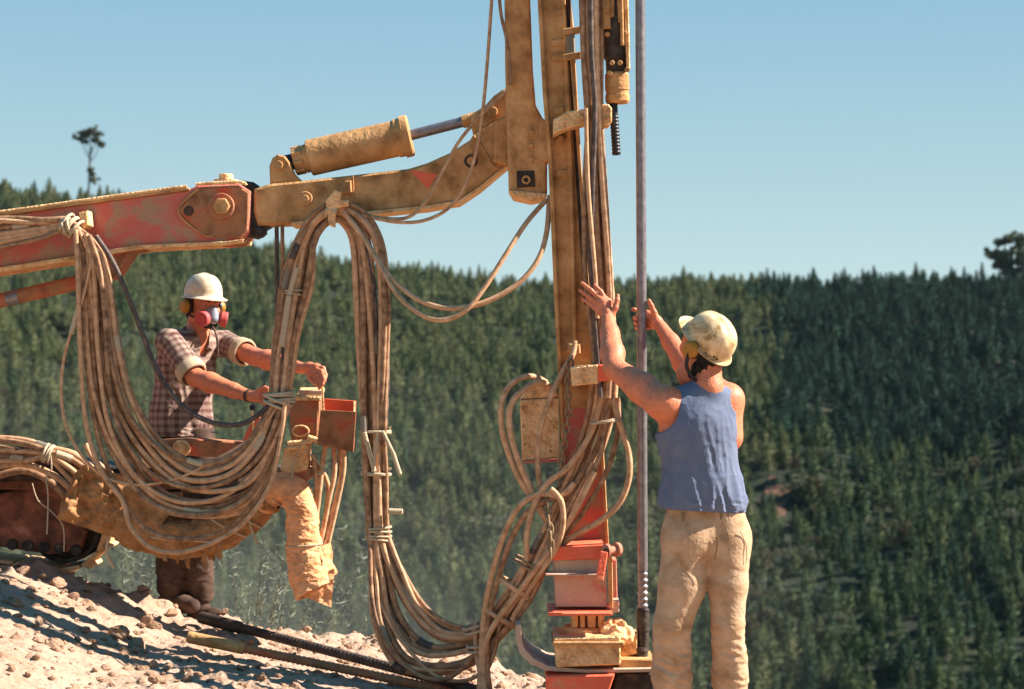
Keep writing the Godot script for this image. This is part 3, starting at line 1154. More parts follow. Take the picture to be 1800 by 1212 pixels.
	part(mb, "rod_collar", M.dusty_steel, cyl)
	mb = MB.new()
	slab(mb, [[828, 206], [836, 196], [852, 186], [868, 168], [884, 157], [905, 150], [905, 204], [868, 216], [846, 232], [832, 236], [828, 222]], 9.64, 0.18, 0.012)
	part(mb, "rod_bracket", M.dusty_steel, cyl)
	bolt(cyl, 866, 196, 9.638, 9, null, 14, "clevis_pin")
	# slew cylinder low down beside the lower arm
	var sl := section("slew_cylinder", rig)
	mb = MB.new()
	rod(mb, at(-160, 566, 9.74), at(150, 494, 9.74), 0.036, 24)
	part(mb, "barrel", M.half_red, sl)
	mb = MB.new()
	rod(mb, at(10, 527, 9.74), at(34, 521, 9.74), 0.0375, 24)
	part(mb, "polished_band", M.steel_rod, sl)
	mb = MB.new()
	rod(mb, at(148, 495, 9.74), at(198, 482, 9.74), 0.022, 16)
	part(mb, "piston_rod", M.dark_steel, sl)


func build_mast() -> void:
	var sl := section("mast_slide", rig)
	var mb := MB.new()
	slab(mb, [[886, -60], [930, -60], [937, 125], [942, 185], [951, 202], [962, 222], [962, 340], [937, 346], [902, 340], [894, 332], [893, 282], [888, 125]], 9.32, 0.27, 0.01)
	part(mb, "slide_body", M.dusty_steel, sl)
	mb = MB.new()
	slab(mb, [[951, 204], [970, 224], [972, 279], [964, 286], [949, 282], [946, 260]], 9.30, 0.1, 0.006)
	part(mb, "slide_shoe", M.dusty_steel, sl)
	for k in 3:
		bolt(sl, 934, 232 + 24 * k, 9.318, 5)
	mb = MB.new()
	slab(mb, [[908, 301], [939, 300], [941, 328], [909, 330]], 9.312, 0.02, 0.003)
	part(mb, "keeper_plate", M.dark_steel, sl)
	mb = MB.new()
	disc(mb, 925, 316, 9.300, 8, 0.03, 18, 4)
	part(mb, "keeper_ring", M.dusty_steel, sl)
	for k in 9:
		mb = MB.new()
		slab(mb, [[927, 232 + 5 * k], [937, 230 + 5 * k], [937, 233 + 5 * k], [927, 235 + 5 * k]], 9.315, 0.015, 0.002)
		part(mb, "rib", M.dusty_steel, sl)
	mb = MB.new()
	slab(mb, [[895, 334], [962, 340], [960, 348], [935, 353], [903, 346]], 9.30, 0.3, 0.006)
	part(mb, "dirt_crust", M.clay_and_bounce, sl)

	var mast := section("mast", rig)
	mb = MB.new()
	slab(mb, [[943, -60], [955, 157], [965, 282], [976, 536], [982, 650], [987, 720], [1055, 720], [1047, 640], [1036, 536], [1019, 282], [1006, 100], [997, -60]], 9.16, 0.18, 0.006)
	part(mb, "feed_beam", M.dusty_steel, mast)
	mb = MB.new()
	slab(mb, [[987, 716], [994, 960], [1068, 960], [1055, 716]], 9.158, 0.185, 0.006)
	part(mb, "lower_beam", M.worn_red, mast)
	# flange lips that make the channel
	for lip in [[[943, -60], [949, -60], [961, 157], [971, 282], [982, 536], [988, 660], [999, 958], [993, 958], [981, 650], [975, 536], [964, 282], [954, 157]], [[986, -60], [992, -60], [998, 100], [1006, 282], [1012, 536], [1013, 600], [1007, 600], [1005, 536], [999, 282], [991, 100]], [[1003, 0], [1008, 40], [1022, 282], [1039, 536], [1050, 640], [1060, 760], [1071, 958], [1065, 958], [1054, 760], [1044, 640], [1033, 536], [1016, 282], [1002, 100]]]:
		mb = MB.new()
		slab(mb, lip, 9.125, 0.06, 0.004)
		part(mb, "flange", M.dusty_steel, mast)
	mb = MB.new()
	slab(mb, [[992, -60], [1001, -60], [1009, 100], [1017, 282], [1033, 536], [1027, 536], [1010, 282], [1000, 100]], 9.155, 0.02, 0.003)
	part(mb, "recess_shade", M.dark_steel, mast)  # flat dark strip stands in for shade inside the channel recess
	for y in [70.0, 95.0, 190.0, 245.0, 300.0]:
		mb = MB.new()
		slab(mb, [[966 + y * 0.04, y], [990 + y * 0.04, y - 3], [990 + y * 0.04, y + 9], [966 + y * 0.04, y + 12]], 9.15, 0.02, 0.003)
		part(mb, "cleat", M.dusty_steel, mast)
	bolt(mast, 986, 243, 9.15, 6)
	bolt(mast, 987, 192, 9.15, 5)
	for y in [50.0, 95.0]:
		mb = MB.new()
		slab(mb, [[990, y], [1022, y - 5], [1022, y + 6], [990, y + 12]], 9.10, 0.05, 0.004)
		part(mb, "cross_bar", M.dusty_steel, mast)
	mb = MB.new()
	slab(mb, [[995, 57], [1010, 55], [1012, 96], [997, 98]], 9.11, 0.04, 0.006)
	part(mb, "guide_block", M.bolt_steel, mast)
	# hose bracket across the mast
	mb = MB.new()
	slab(mb, [[973, 210], [996, 196], [1030, 191], [1062, 192], [1062, 216], [1030, 217], [996, 226], [973, 236]], 8.98, 0.16, 0.006)
	part(mb, "hose_bracket", M.clay_and_bounce, mast)
	mb = MB.new()
	slab(mb, [[1028, 185], [1058, 184], [1059, 214], [1029, 216]], 8.955, 0.1, 0.004)
	part(mb, "clamp_block", M.clay_and_bounce, mast)
	mb = MB.new()
	slab(mb, [[1059, 183], [1070, 183], [1076, 190], [1076, 214], [1070, 220], [1059, 219]], 8.965, 0.16, 0.006)
	part(mb, "clamp_end", M.clay_and_bounce, mast)
	bolt(mast, 1022, 207, 8.978, 6)
	bolt(mast, 1067, 207, 8.963, 4)
	# lower arm with a red end
	mb = MB.new()
	slab(mb, [[1003, 646], [1040, 642], [1052, 641], [1052, 675], [1006, 679]], 8.90, 0.22, 0.006)
	part(mb, "steady_arm", M.clay_and_bounce, mast)
	mb = MB.new()
	slab(mb, [[1052, 641], [1072, 640], [1075, 668], [1052, 672]], 8.90, 0.2, 0.006)
	part(mb, "steady_arm_end", M.fresh_red, mast)
	mb = MB.new()
	slab(mb, [[1000, 604], [1020, 605], [1021, 622], [1004, 624], [997, 618]], 9.10, 0.05, 0.006)
	part(mb, "latch_plate", M.dusty_steel, mast)
	# valve box on the mast's flank
	var vb := section("valve_box", rig)
	mb = MB.new()
	slab(mb, [[914, 704], [982, 700], [984, 806], [918, 811]], 9.12, 0.2, 0.006)
	part(mb, "box_body", M.clay_and_bounce, vb)
	mb = MB.new()
	slab(mb, [[914, 702], [925, 684], [940, 676], [972, 676], [984, 699]], 9.13, 0.18, 0.008)
	part(mb, "box_lid", M.clay_and_bounce, vb)
	for q in [[921, 716], [920, 750], [922, 782], [944, 714], [968, 713], [946, 798], [968, 794], [974, 752]]:
		bolt(vb, q[0], q[1], 9.118, 2.6)
	mb = MB.new()
	slab(mb, [[919, 811], [983, 806], [983, 812], [921, 816]], 9.11, 0.2, 0.002)
	part(mb, "rust_skirt", M.worn_red, vb)

	# the rock drill at the top of the mast
	var dr := section("rock_drill", rig)
	mb = MB.new()
	var dn := (at(1085, 200, 9.05) - at(1079, -60, 9.05)).normalized()
	mb.lathe(at(1079, -60, 9.05), dn, [Vector2(0, 0.056), Vector2(0.42, 0.056), Vector2(0.43, 0.048), Vector2(0.5, 0.046), Vector2(0.5, 0)], 24)
	part(mb, "cylinder", M.dark_steel, dr)
	mb = MB.new()
	mb.lathe(at(1084.5, 128, 9.05), dn, [Vector2(0, 0), Vector2(0, 0.048), Vector2(0.01, 0.055), Vector2(0.08, 0.056), Vector2(0.082, 0.052), Vector2(0.1, 0.052), Vector2(0.102, 0.056), Vector2(0.13, 0.055), Vector2(0.14, 0.048), Vector2(0.14, 0)], 24)
	part(mb, "front_head", M.dusty_steel, dr)
	mb = MB.new()
	slab(mb, [[1095, -60], [1103, -60], [1107, 62], [1108, 120], [1102, 120], [1099, 62]], 8.99, 0.12, 0.005)
	part(mb, "side_plate", M.clay_and_bounce, dr)
	mb = MB.new()
	slab(mb, [[1056, -60], [1072, -60], [1074, 50], [1060, 50]], 8.98, 0.12, 0.006)
	part(mb, "saddle", M.dusty_steel, dr)
	for q in [[1076, 110], [1090, 110], [1068, 60], [1098, 58], [1103, 122], [1072, 128]]:
		bolt(dr, q[0], q[1], 8.99, 5)
	for q in [[1084, -60, 1090, 40], [1091, -60, 1094, 80], [1078, -60, 1076, 30]]:
		mb = MB.new()
		rod(mb, at(q[0], q[1], 8.985), at(q[2], q[3], 8.985), 0.009, 10)
		part(mb, "side_rod", M.dusty_steel, dr)
	mb = MB.new()
	var prof := [Vector2(0, 0.019), Vector2(0.06, 0.019)]
	for k in 11:
		prof.append(Vector2(0.06 + k * 0.016, 0.0175))
		prof.append(Vector2(0.068 + k * 0.016, 0.021))
	prof.append(Vector2(0.24, 0.018))
	prof.append(Vector2(0.24, 0))
	mb.lathe(at(1078, 180, 9.05), at(1084, 277, 9.05) - at(1078, 180, 9.05), prof, 18)
	part(mb, "shank", M.black_rubber, dr)


func build_foot() -> void:
	var ft := section("mast_foot", rig)
	var mb := MB.new()
	slab(mb, [[973, 985], [1066, 982], [1068, 1068], [977, 1068]], 8.93, 0.3, 0.004)
	part(mb, "foot_box", M.pink_dust, ft)
	mb = MB.new()
	slab(mb, [[971, 962], [1062, 958], [1063, 983], [973, 986]], 8.90, 0.34, 0.004)
	part(mb, "top_band", M.fresh_red, ft)
	mb = MB.new()
	mb.box(Transform3D(eye.basis, at(1005, 1009, 8.91)), Vector3(0.235, 0.008, 0.11), 0.002)
	part(mb, "ledge", M.pink_dust, ft)
	mb = MB.new()
	mb.box(Transform3D(eye.basis, at(1018, 1072, 8.98)), Vector3(0.285, 0.012, 0.34), 0.003)
	part(mb, "bottom_plate", M.fresh_red, ft)
	mb = MB.new()
	slab(mb, [[1062, 962], [1068, 985], [1071, 1070], [1078, 1070], [1077, 985], [1070, 962]], 8.90, 0.02, 0.003)
	part(mb, "edge_strip", M.dusty_steel, ft)
	mb = MB.new()
	slab(mb, [[1074, 985], [1084, 985], [1086, 1062], [1078, 1064]], 9.05, 0.14, 0.004)
	part(mb, "side_flange", M.worn_red, ft)
	mb = MB.new()
	slab(mb, [[1072, 1058], [1089, 1057], [1089, 1077], [1074, 1078]], 8.92, 0.12, 0.004)
	part(mb, "side_block", M.pink_dust, ft)
	# clamp lever on its roller
	var lv := section("clamp_lever", rig)
	mb = MB.new()
	var a := at(1062, 970, 8.84)
	mb.lathe(at(1064, 969, 8.86), eye.basis * Vector3(0.75, 0.02, -0.6), [Vector2(0, 0), Vector2(0, 0.03), Vector2(0.016, 0.031), Vector2(0.016, 0.018), Vector2(0.06, 0.018), Vector2(0.06, 0.032), Vector2(0.078, 0.032), Vector2(0.078, 0.0)], 24)
	part(mb, "roller", M.worn_red, lv)
	mb = MB.new()
	mb.beam(a, at(1054, 1021, 8.82), 0.035, 0.022, Vector3.BACK, 0.004)
	part(mb, "lever_bar", M.fresh_red, lv)
	mb = MB.new()
	mb.lathe(at(1066, 968, 8.845), eye.basis * Vector3(0, 0, 1), [Vector2(0, 0.013), Vector2(0.012, 0.012), Vector2(0.012, 0.0)], 14)
	part(mb, "pivot_pin", M.dark_steel, lv)
	# neck, column, block
	for q in [[1010, 0.016], [1024, 0.012], [1040, 0.02], [1057, 0.016]]:
		mb = MB.new()
		rod(mb, at(q[0], 1072, 8.95), at(q[0], 1104, 8.95), q[1], 12)
		part(mb, "neck_bolt", M.clay_and_bounce, ft)
	mb = MB.new()
	slab(mb, [[1008, 1072], [1062, 1072], [1064, 1104], [1006, 1104]], 8.98, 0.12, 0.006)
	part(mb, "neck", M.half_red, ft)
	mb = MB.new()
	mb.lathe(at(1032, 1100, 9.03), -eye.basis.y, [Vector2(0, 0), Vector2(0, 0.105), Vector2(0.008, 0.115), Vector2(0.028, 0.118), Vector2(0.032, 0.135), Vector2(0.06, 0.14), Vector2(0.06, 0)], 30)
	part(mb, "flange", M.clay_and_bounce, ft)
	mb = MB.new()
	slab(mb, [[973, 1122], [1091, 1119], [1092, 1166], [1090, 1170], [980, 1174], [977, 1168]], 8.80, 0.34, 0.007)
	part(mb, "foot_block", M.clay_and_bounce, ft)
	mb = MB.new()
	mb.box(Transform3D(eye.basis, at(1032, 1122, 8.965)), Vector3(0.318, 0.018, 0.36), 0.006)
	part(mb, "block_cap", M.dusty_steel, ft)
	# caked cuttings heaped beside the neck
	var fl := Field.new(at(1050, 1140, 9.2), at(1125, 1075, 8.75), 0.006)
	var fz := Bend.new()
	fz.nz.frequency = 18.0
	fz.amp = 0.018
	fl.chain([[at(1072, 1098, 8.95), 0.03], [at(1090, 1110, 8.93), 0.04], [at(1100, 1122, 8.93), 0.03]], 0.03)
	fl.blob(at(1082, 1112, 8.9), Vector3(0.06, 0.04, 0.06), Basis(), 0.03)
	fl.warp(fz)
	mb = MB.new()
	fl.mesh_into(mb)
	part(mb, "caked_cuttings", M.clay_and_bounce, ft)
	# rod guide
	mb = MB.new()
	mb.lathe(at(1127, 1137, 8.95), -eye.basis.y, [Vector2(0, 0.026), Vector2(0, 0.034), Vector2(0.02, 0.036), Vector2(0.02, 0.031), Vector2(0.055, 0.031), Vector2(0.057, 0.036), Vector2(0.08, 0.036), Vector2(0.08, 0.0)], 24)
	part(mb, "rod_guide", M.dark_steel, ft)
	mb = MB.new()
	slab(mb, [[1104, 1117], [1121, 1114], [1121, 1150], [1092, 1158], [1092, 1140]], 8.92, 0.14, 0.006)
	part(mb, "guide_bracket", M.clay_and_bounce, ft)
	mb = MB.new()
	slab(mb, [[1090, 1158], [1150, 1160], [1150, 1180], [1086, 1180]], 8.86, 0.26, 0.006)
	part(mb, "guide_shelf", M.dusty_steel, ft)
	# skid with its turned-up lip
	mb = MB.new()
	var sk := [[906, 1100], [907, 1128], [914, 1150], [932, 1168], [960, 1180], [1030, 1184], [1150, 1182]]
	var outer := []
	var inner := []
	for p in sk:
		outer.append(p)
	var inn := [[1150, 1176], [1030, 1178], [964, 1172], [938, 1158], [922, 1141], [917, 1124], [916, 1098]]
	slab(mb, outer + inn, 8.82, 0.40, 0.002)
	part(mb, "skid_plate", M.pink_dust, ft)
	mb = MB.new()
	slab(mb, [[960, 1189], [1081, 1187], [1060, 1250], [1040, 1300], [1000, 1300], [962, 1240]], 8.78, 0.44, 0.006)
	part(mb, "foot_pad", M.fresh_red, ft)
	mb = MB.new()
	slab(mb, [[1084, 1184], [1150, 1184], [1150, 1290], [1062, 1290]], 8.88, 0.3, 0.006)
	part(mb, "foot_plate", M.dark_steel, ft)

	# chain hanging from the mast
	var ch := section("chain", rig)
	var cp := spline(px_path([[1003, 634, 9.0], [998, 680, 8.98], [1000, 720, 8.96], [992, 780, 8.96], [985, 830, 8.98], [983, 872, 8.98]]), 0.004)
	var run := 0.0
	var last := cp[0]
	var k := 0
	var link := 0.034
	for i in range(1, cp.size()):
		run += cp[i].distance_to(cp[i - 1])
		if run >= link:
			run = 0.0
			var mid := (cp[i] + last) * 0.5
			var t := (cp[i] - last).normalized()
			var s := (t.cross(eye.basis.z) if k % 2 == 0 else eye.basis.z).normalized()
			mb = MB.new()
			var loop := PackedVector3Array()
			for q in 15:
				var an := TAU * q / 14.0
				loop.append(mid + t * cos(an) * link * 0.74 + s * sin(an) * 0.0135)
			mb.tube(loop, 0.0058, 6)
			part(mb, "link", M.chain_rust, ch)
			last = cp[i]
			k += 1
	var ch2 := section("chain", rig)
	cp = spline(px_path([[962, 880, 8.9], [965, 920, 8.87], [968, 945, 8.86], [967, 985, 8.86]]), 0.004)
	run = 0.0
	last = cp[0]
	for i in range(1, cp.size()):
		run += cp[i].distance_to(cp[i - 1])
		if run >= link:
			run = 0.0
			var mid := (cp[i] + last) * 0.5
			var t := (cp[i] - last).normalized()
			var s := (t.cross(eye.basis.z) if k % 2 == 0 else eye.basis.z).normalized()
			mb = MB.new()
			var loop := PackedVector3Array()
			for q in 15:
				var an := TAU * q / 14.0
				loop.append(mid + t * cos(an) * link * 0.74 + s * sin(an) * 0.0135)
			mb.tube(loop, 0.0058, 6)
			part(mb, "link", M.chain_rust, ch2)
			last = cp[i]
			k += 1


func build_console() -> void:
	var cs := section("control_console", rig)
	var mb := MB.new()
	slab(mb, [[507, 712], [524, 703], [560, 704], [558, 780], [512, 778]], 9.98, 0.26, 0.006)
	part(mb, "cabinet", M.half_red, cs)
	# folded top sheet, seen lit
	mb = MB.new()
	mb.box(Transform3D(eye.basis * Basis(Vector3.RIGHT, 0.18), at(545, 693, 10.08)), Vector3(0.125, 0.02, 0.24), 0.004)
	part(mb, "lid", M.clay_and_bounce, cs)
	mb = MB.new()
	slab(mb, [[524, 686], [566, 687], [564, 705], [524, 704]], 9.99, 0.015, 0.003)
	part(mb, "lid_front", M.pink_dust, cs)
	# open tray
	var tr := section("tray", rig)
	for q in [["front_panel", [[563, 721], [626, 724], [621, 795], [557, 782]], 9.9, 0.008], ["back_panel", [[570, 701], [626, 705], [622, 790], [560, 778]], 10.12, 0.008]]:
		mb = MB.new()
		slab(mb, q[1], q[2], q[3], 0.002)
		part(mb, q[0], M.fresh_red if q[0] == "back_panel" else M.half_red, tr)
	mb = MB.new()
	var s0 := at(624.5, 724, 9.9)
	var s1 := at(619.5, 795, 9.9)
	var s2 := at(620.5, 790, 10.13)
	var s3 := at(624.5, 705, 10.13)
	mb.quad(s0, s1, s2, s3)
	var th := eye.basis.x * -0.008
	mb.quad(s3 + th, s2 + th, s1 + th, s0 + th)
	mb.quad(s0 + th, s0, s3, s3 + th)
	part(mb, "side_panel", M.clay_and_bounce, tr)
	mb = MB.new()
	mb.quad(at(558, 781, 9.905), at(620, 794, 9.905), at(620, 788, 10.12), at(561, 777, 10.12))
	part(mb, "floor_panel", M.half_red, tr)
	# levers with ball knobs
	for q in [[466, 678, 474, 740, 9.98], [443, 717, 446, 770, 9.96], [566, 672, 569, 742, 9.97]]:
		var lv := section("control_lever", cs)
		mb = MB.new()
		rod(mb, at(q[0], q[1], q[4]), at(q[2], q[3], q[4] + 0.03), 0.0055, 8)
		part(mb, "shaft", M.clay_and_bounce, lv)
		mb = MB.new()
		mb.lathe(at(q[0], q[1] + 5, q[4]), Vector3.UP, [Vector2(0, 0.004), Vector2(0.004, 0.011), Vector2(0.011, 0.0155), Vector2(0.02, 0.0145), Vector2(0.027, 0.008), Vector2(0.029, 0)], 14)
		part(mb, "knob", M.black_rubber, lv)
	mb = MB.new()
	slab(mb, [[441, 742], [451, 732], [456, 738], [450, 784], [424, 784], [432, 760]], 10.0, 0.08, 0.005)
	part(mb, "lever_housing", M.fresh_red, cs)
	mb = MB.new()
	var lp := PackedVector3Array()
	for i in 25:
		var an := TAU * i / 24.0
		lp.append(at(528 + 14 * cos(an), 758 + 9 * sin(an), 9.95))
	mb.tube(lp, 0.0055, 7)
	part(mb, "handle", M.clay_and_bounce, cs)
	for q in [[505, 780, 548, 776, 0.012], [540, 769, 564, 776, 0.014], [500, 790, 538, 783, 0.011]]:
		mb = MB.new()
		rod(mb, at(q[0], q[1], 9.93), at(q[2], q[3], 9.93), q[4], 12)
		part(mb, "fitting", M.clay_and_bounce, cs)
	mb = MB.new()
	slab(mb, [[498, 788], [541, 782], [540, 826], [502, 838], [492, 826]], 9.97, 0.18, 0.01)
	part(mb, "valve_block", M.clay_and_bounce, cs)
	mb = MB.new()
	slab(mb, [[470, 826], [545, 824], [548, 838], [540, 846], [480, 850]], 9.98, 0.2, 0.006)
	part(mb, "valve_base", M.half_red, cs)
	# arm that carries the console
	var ca := section("console_arm", rig)
	mb = MB.new()
	slab(mb, [[276, 775], [330, 771], [428, 779], [470, 786], [470, 815], [400, 806], [300, 800], [278, 796]], 10.08, 0.16, 0.006)
	part(mb, "arm_beam", M.half_red, ca)
	mb = MB.new()
	slab(mb, [[246, 790], [258, 781], [280, 781], [297, 792], [306, 816], [300, 820], [270, 824], [250, 822]], 10.05, 0.22, 0.008)
	part(mb, "pivot_plate", M.clay_and_bounce, ca)
	mb = MB.new()
	disc(mb, 318, 789, 10.04, 15, 0.05, 24)
	part(mb, "boss", M.clay_and_bounce, ca)
	bolt(ca, 318, 789, 10.04, 9, null, 12)
	mb = MB.new()
	slab(mb, [[240, 818], [310, 816], [470, 815], [500, 840], [470, 880], [380, 905], [280, 900], [230, 860]], 10.25, 0.3, 0.02)
	part(mb, "pedestal", M.dark_steel, ca)
	mb = MB.new()
	slab(mb, [[200, 835], [300, 830], [310, 845], [210, 850]], 10.05, 0.1, 0.006)
	part(mb, "tie_bar", M.half_red, ca)


func build_crawler() -> void:
	var cr := section("crawler_track", rig)
	var c0 := at(112, 930, 10.45)
	var c1 := at(-420, 868, 10.45)
	var up := eye.basis.y
	var r := 0.21
	# track shoes round a stadium
	var shoe := 0.115
	var ax := (c0 - c1).normalized()
	var nrm := eye.basis.z.cross(ax).normalized()
	var l := c0.distance_to(c1)
	var per := 2.0 * l + TAU * r
	var n := int(per / shoe)
	for k in n:
		var s := per * k / n
		var p: Vector3
		var out: Vector3
		if s < l:
			p = c1 + ax * s
			out = nrm
		elif s < l + PI * r:
			var an := (s - l) / r
			out = nrm * cos(an) + ax * sin(an)
			p = c0
		elif s < 2.0 * l + PI * r:
			p = c0 - ax * (s - l - PI * r)
			out = -nrm
		else:
			var an := (s - 2.0 * l - PI * r) / r
			out = -nrm * cos(an) - ax * sin(an)
			p = c1
		p += out * r
		if p.x < -3.6:
			continue
		var tang := eye.basis.z.cross(out).normalized()
		var bs := Basis(tang, out, tang.cross(out))
		var mid := p - eye.basis.z * 0.15
		var mb := MB.new()
		mb.box(Transform3D(bs, mid), Vector3(shoe * 0.92, 0.018, 0.34), 0.004)
		mb.box(Transform3D(bs, mid + out * 0.022 - tang * shoe * 0.3), Vector3(0.016, 0.03, 0.34), 0.004)
		part(mb, "track_shoe", M.clay_and_bounce, cr)
	var mb2 := MB.new()
	mb2.lathe(c0 - eye.basis.z * 0.02, -eye.basis.z, [Vector2(0, 0), Vector2(0, 0.06), Vector2(0.03, 0.07), Vector2(0.03, 0.15), Vector2(0.0, 0.16), Vector2(0.0, 0.185), Vector2(0.25, 0.185), Vector2(0.25, 0)], 28)
	part(mb2, "idler_wheel", M.dark_steel, cr)
	mb2 = MB.new()
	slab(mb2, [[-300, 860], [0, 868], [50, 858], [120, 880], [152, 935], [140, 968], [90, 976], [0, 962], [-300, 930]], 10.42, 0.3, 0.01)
	part(mb2, "track_frame", M.shade_brown, cr)  # the deck's shade on the frame is put into this dark colour
	for k in 5:
		mb2 = MB.new()
		disc(mb2, 20 + k * 28, 958 + k * 2.5, 10.405, 10, 0.03, 16)
		part(mb2, "track_roller", M.dark_steel, cr)
	# deck over the track
	mb2 = MB.new()
	slab(mb2, [[-300, 838], [60, 842], [118, 850], [150, 880], [130, 890], [60, 862], [-300, 858]], 10.36, 0.5, 0.01)
	part(mb2, "fender", M.shade_brown, cr)
	var bd := section("chassis", rig)
	mb2 = MB.new()
	slab(mb2, [[-620, 560], [-240, 560], [-220, 640], [-220, 860], [-620, 860]], 10.0, 1.0, 0.02)
	part(mb2, "engine_housing", M.worn_red, bd)
	mb2 = MB.new()
	slab(mb2, [[-320, 400], [-110, 385], [-90, 470], [-110, 570], [-320, 570]], 9.56, 0.4, 0.02)
	part(mb2, "boom_mount", M.worn_red, bd)
	mb2 = MB.new()
	slab(mb2, [[-40, 790], [40, 800], [240, 826], [250, 850], [40, 846], [-40, 850]], 10.3, 0.35, 0.01)
	part(mb2, "cross_member", M.dark_steel, bd)


# ---------------------------------------------------------------- hoses, ties, canvas
var hose_mats := []


func hose(parent: Node, pts: Array, r: float, m: Material, called := "hose", step := 0.025) -> void:
	var mb := MB.new()
	mb.tube(spline(pts, step), r, 10)
	part(mb, called, m, parent)


func hose_px(parent: Node, a: Array, d: float, r: float, m: Material) -> void:
	hose(parent, px_path(a, d), r, m)


# hoses that run side by side between two drawn edges
func run_between(parent: Node, stations: Array, lanes: Array, r: float, mats: Array, wob := 1.0) -> void:
	for li in lanes.size():
		var t: float = lanes[li]
		var layer := ((li * 7) % 3) - 1
		var pts := []
		var ph := rng.randf() * TAU
		for si in stations.size():
			var s: Array = stations[si]
			var tt := clampf(t + 0.10 * sin(ph + si * 0.9) * wob, -0.05, 1.05)
			var px: float = lerpf(s[0], s[2], tt) + rng.randf_range(-1.5, 1.5) * wob
			var py: float = lerpf(s[1], s[3], tt) + rng.randf_range(-1.5, 1.5) * wob
			pts.append(at(px, py, s[4] + layer * 0.026 + 0.012 * sin(ph * 2.0 + si)))
		var rr := r * rng.randf_range(0.85, 1.32)
		hose(parent, pts, rr, mats[li % mats.size()])
		# crimped couplings and taped joints along the hose
		var sp := spline(pts, 0.025)
		for q in 1 + rng.randi() % 2:
			var i0 := rng.randi_range(3, sp.size() - 8)
			var mb := MB.new()
			mb.tube(sp.slice(i0, i0 + 4), rr * 1.28, 10)
			part(mb, "coupling", [M.bolt_steel, M.hose_dark, M.rope][rng.randi() % 3], parent)


func tie(parent: Node, px: float, py: float, d: float, half_px: float, tilt: float, turns := 2, r := 0.006, deep := 0.05, m: Material = null) -> void:
	var c := at(px, py, d)
	var u := (eye.basis.x * cos(tilt) + eye.basis.y * sin(tilt)) * half_px * d / F
	var w := eye.basis.z * deep
	var along := (eye.basis.y * cos(tilt) - eye.basis.x * sin(tilt))
	var pts := PackedVector3Array()
	var seg := 22 * turns
	for i in seg + 1:
		var a := TAU * turns * i / float(seg)
		pts.append(c + u * cos(a) + w * sin(a) + along * (i / float(seg) - 0.5) * r * 2.1 * turns + along * 0.006 * sin(a * 0.5 + px))
	var mb := MB.new()
	mb.tube(pts, r, 7)
	part(mb, "tie", m if m else M.rope, parent)


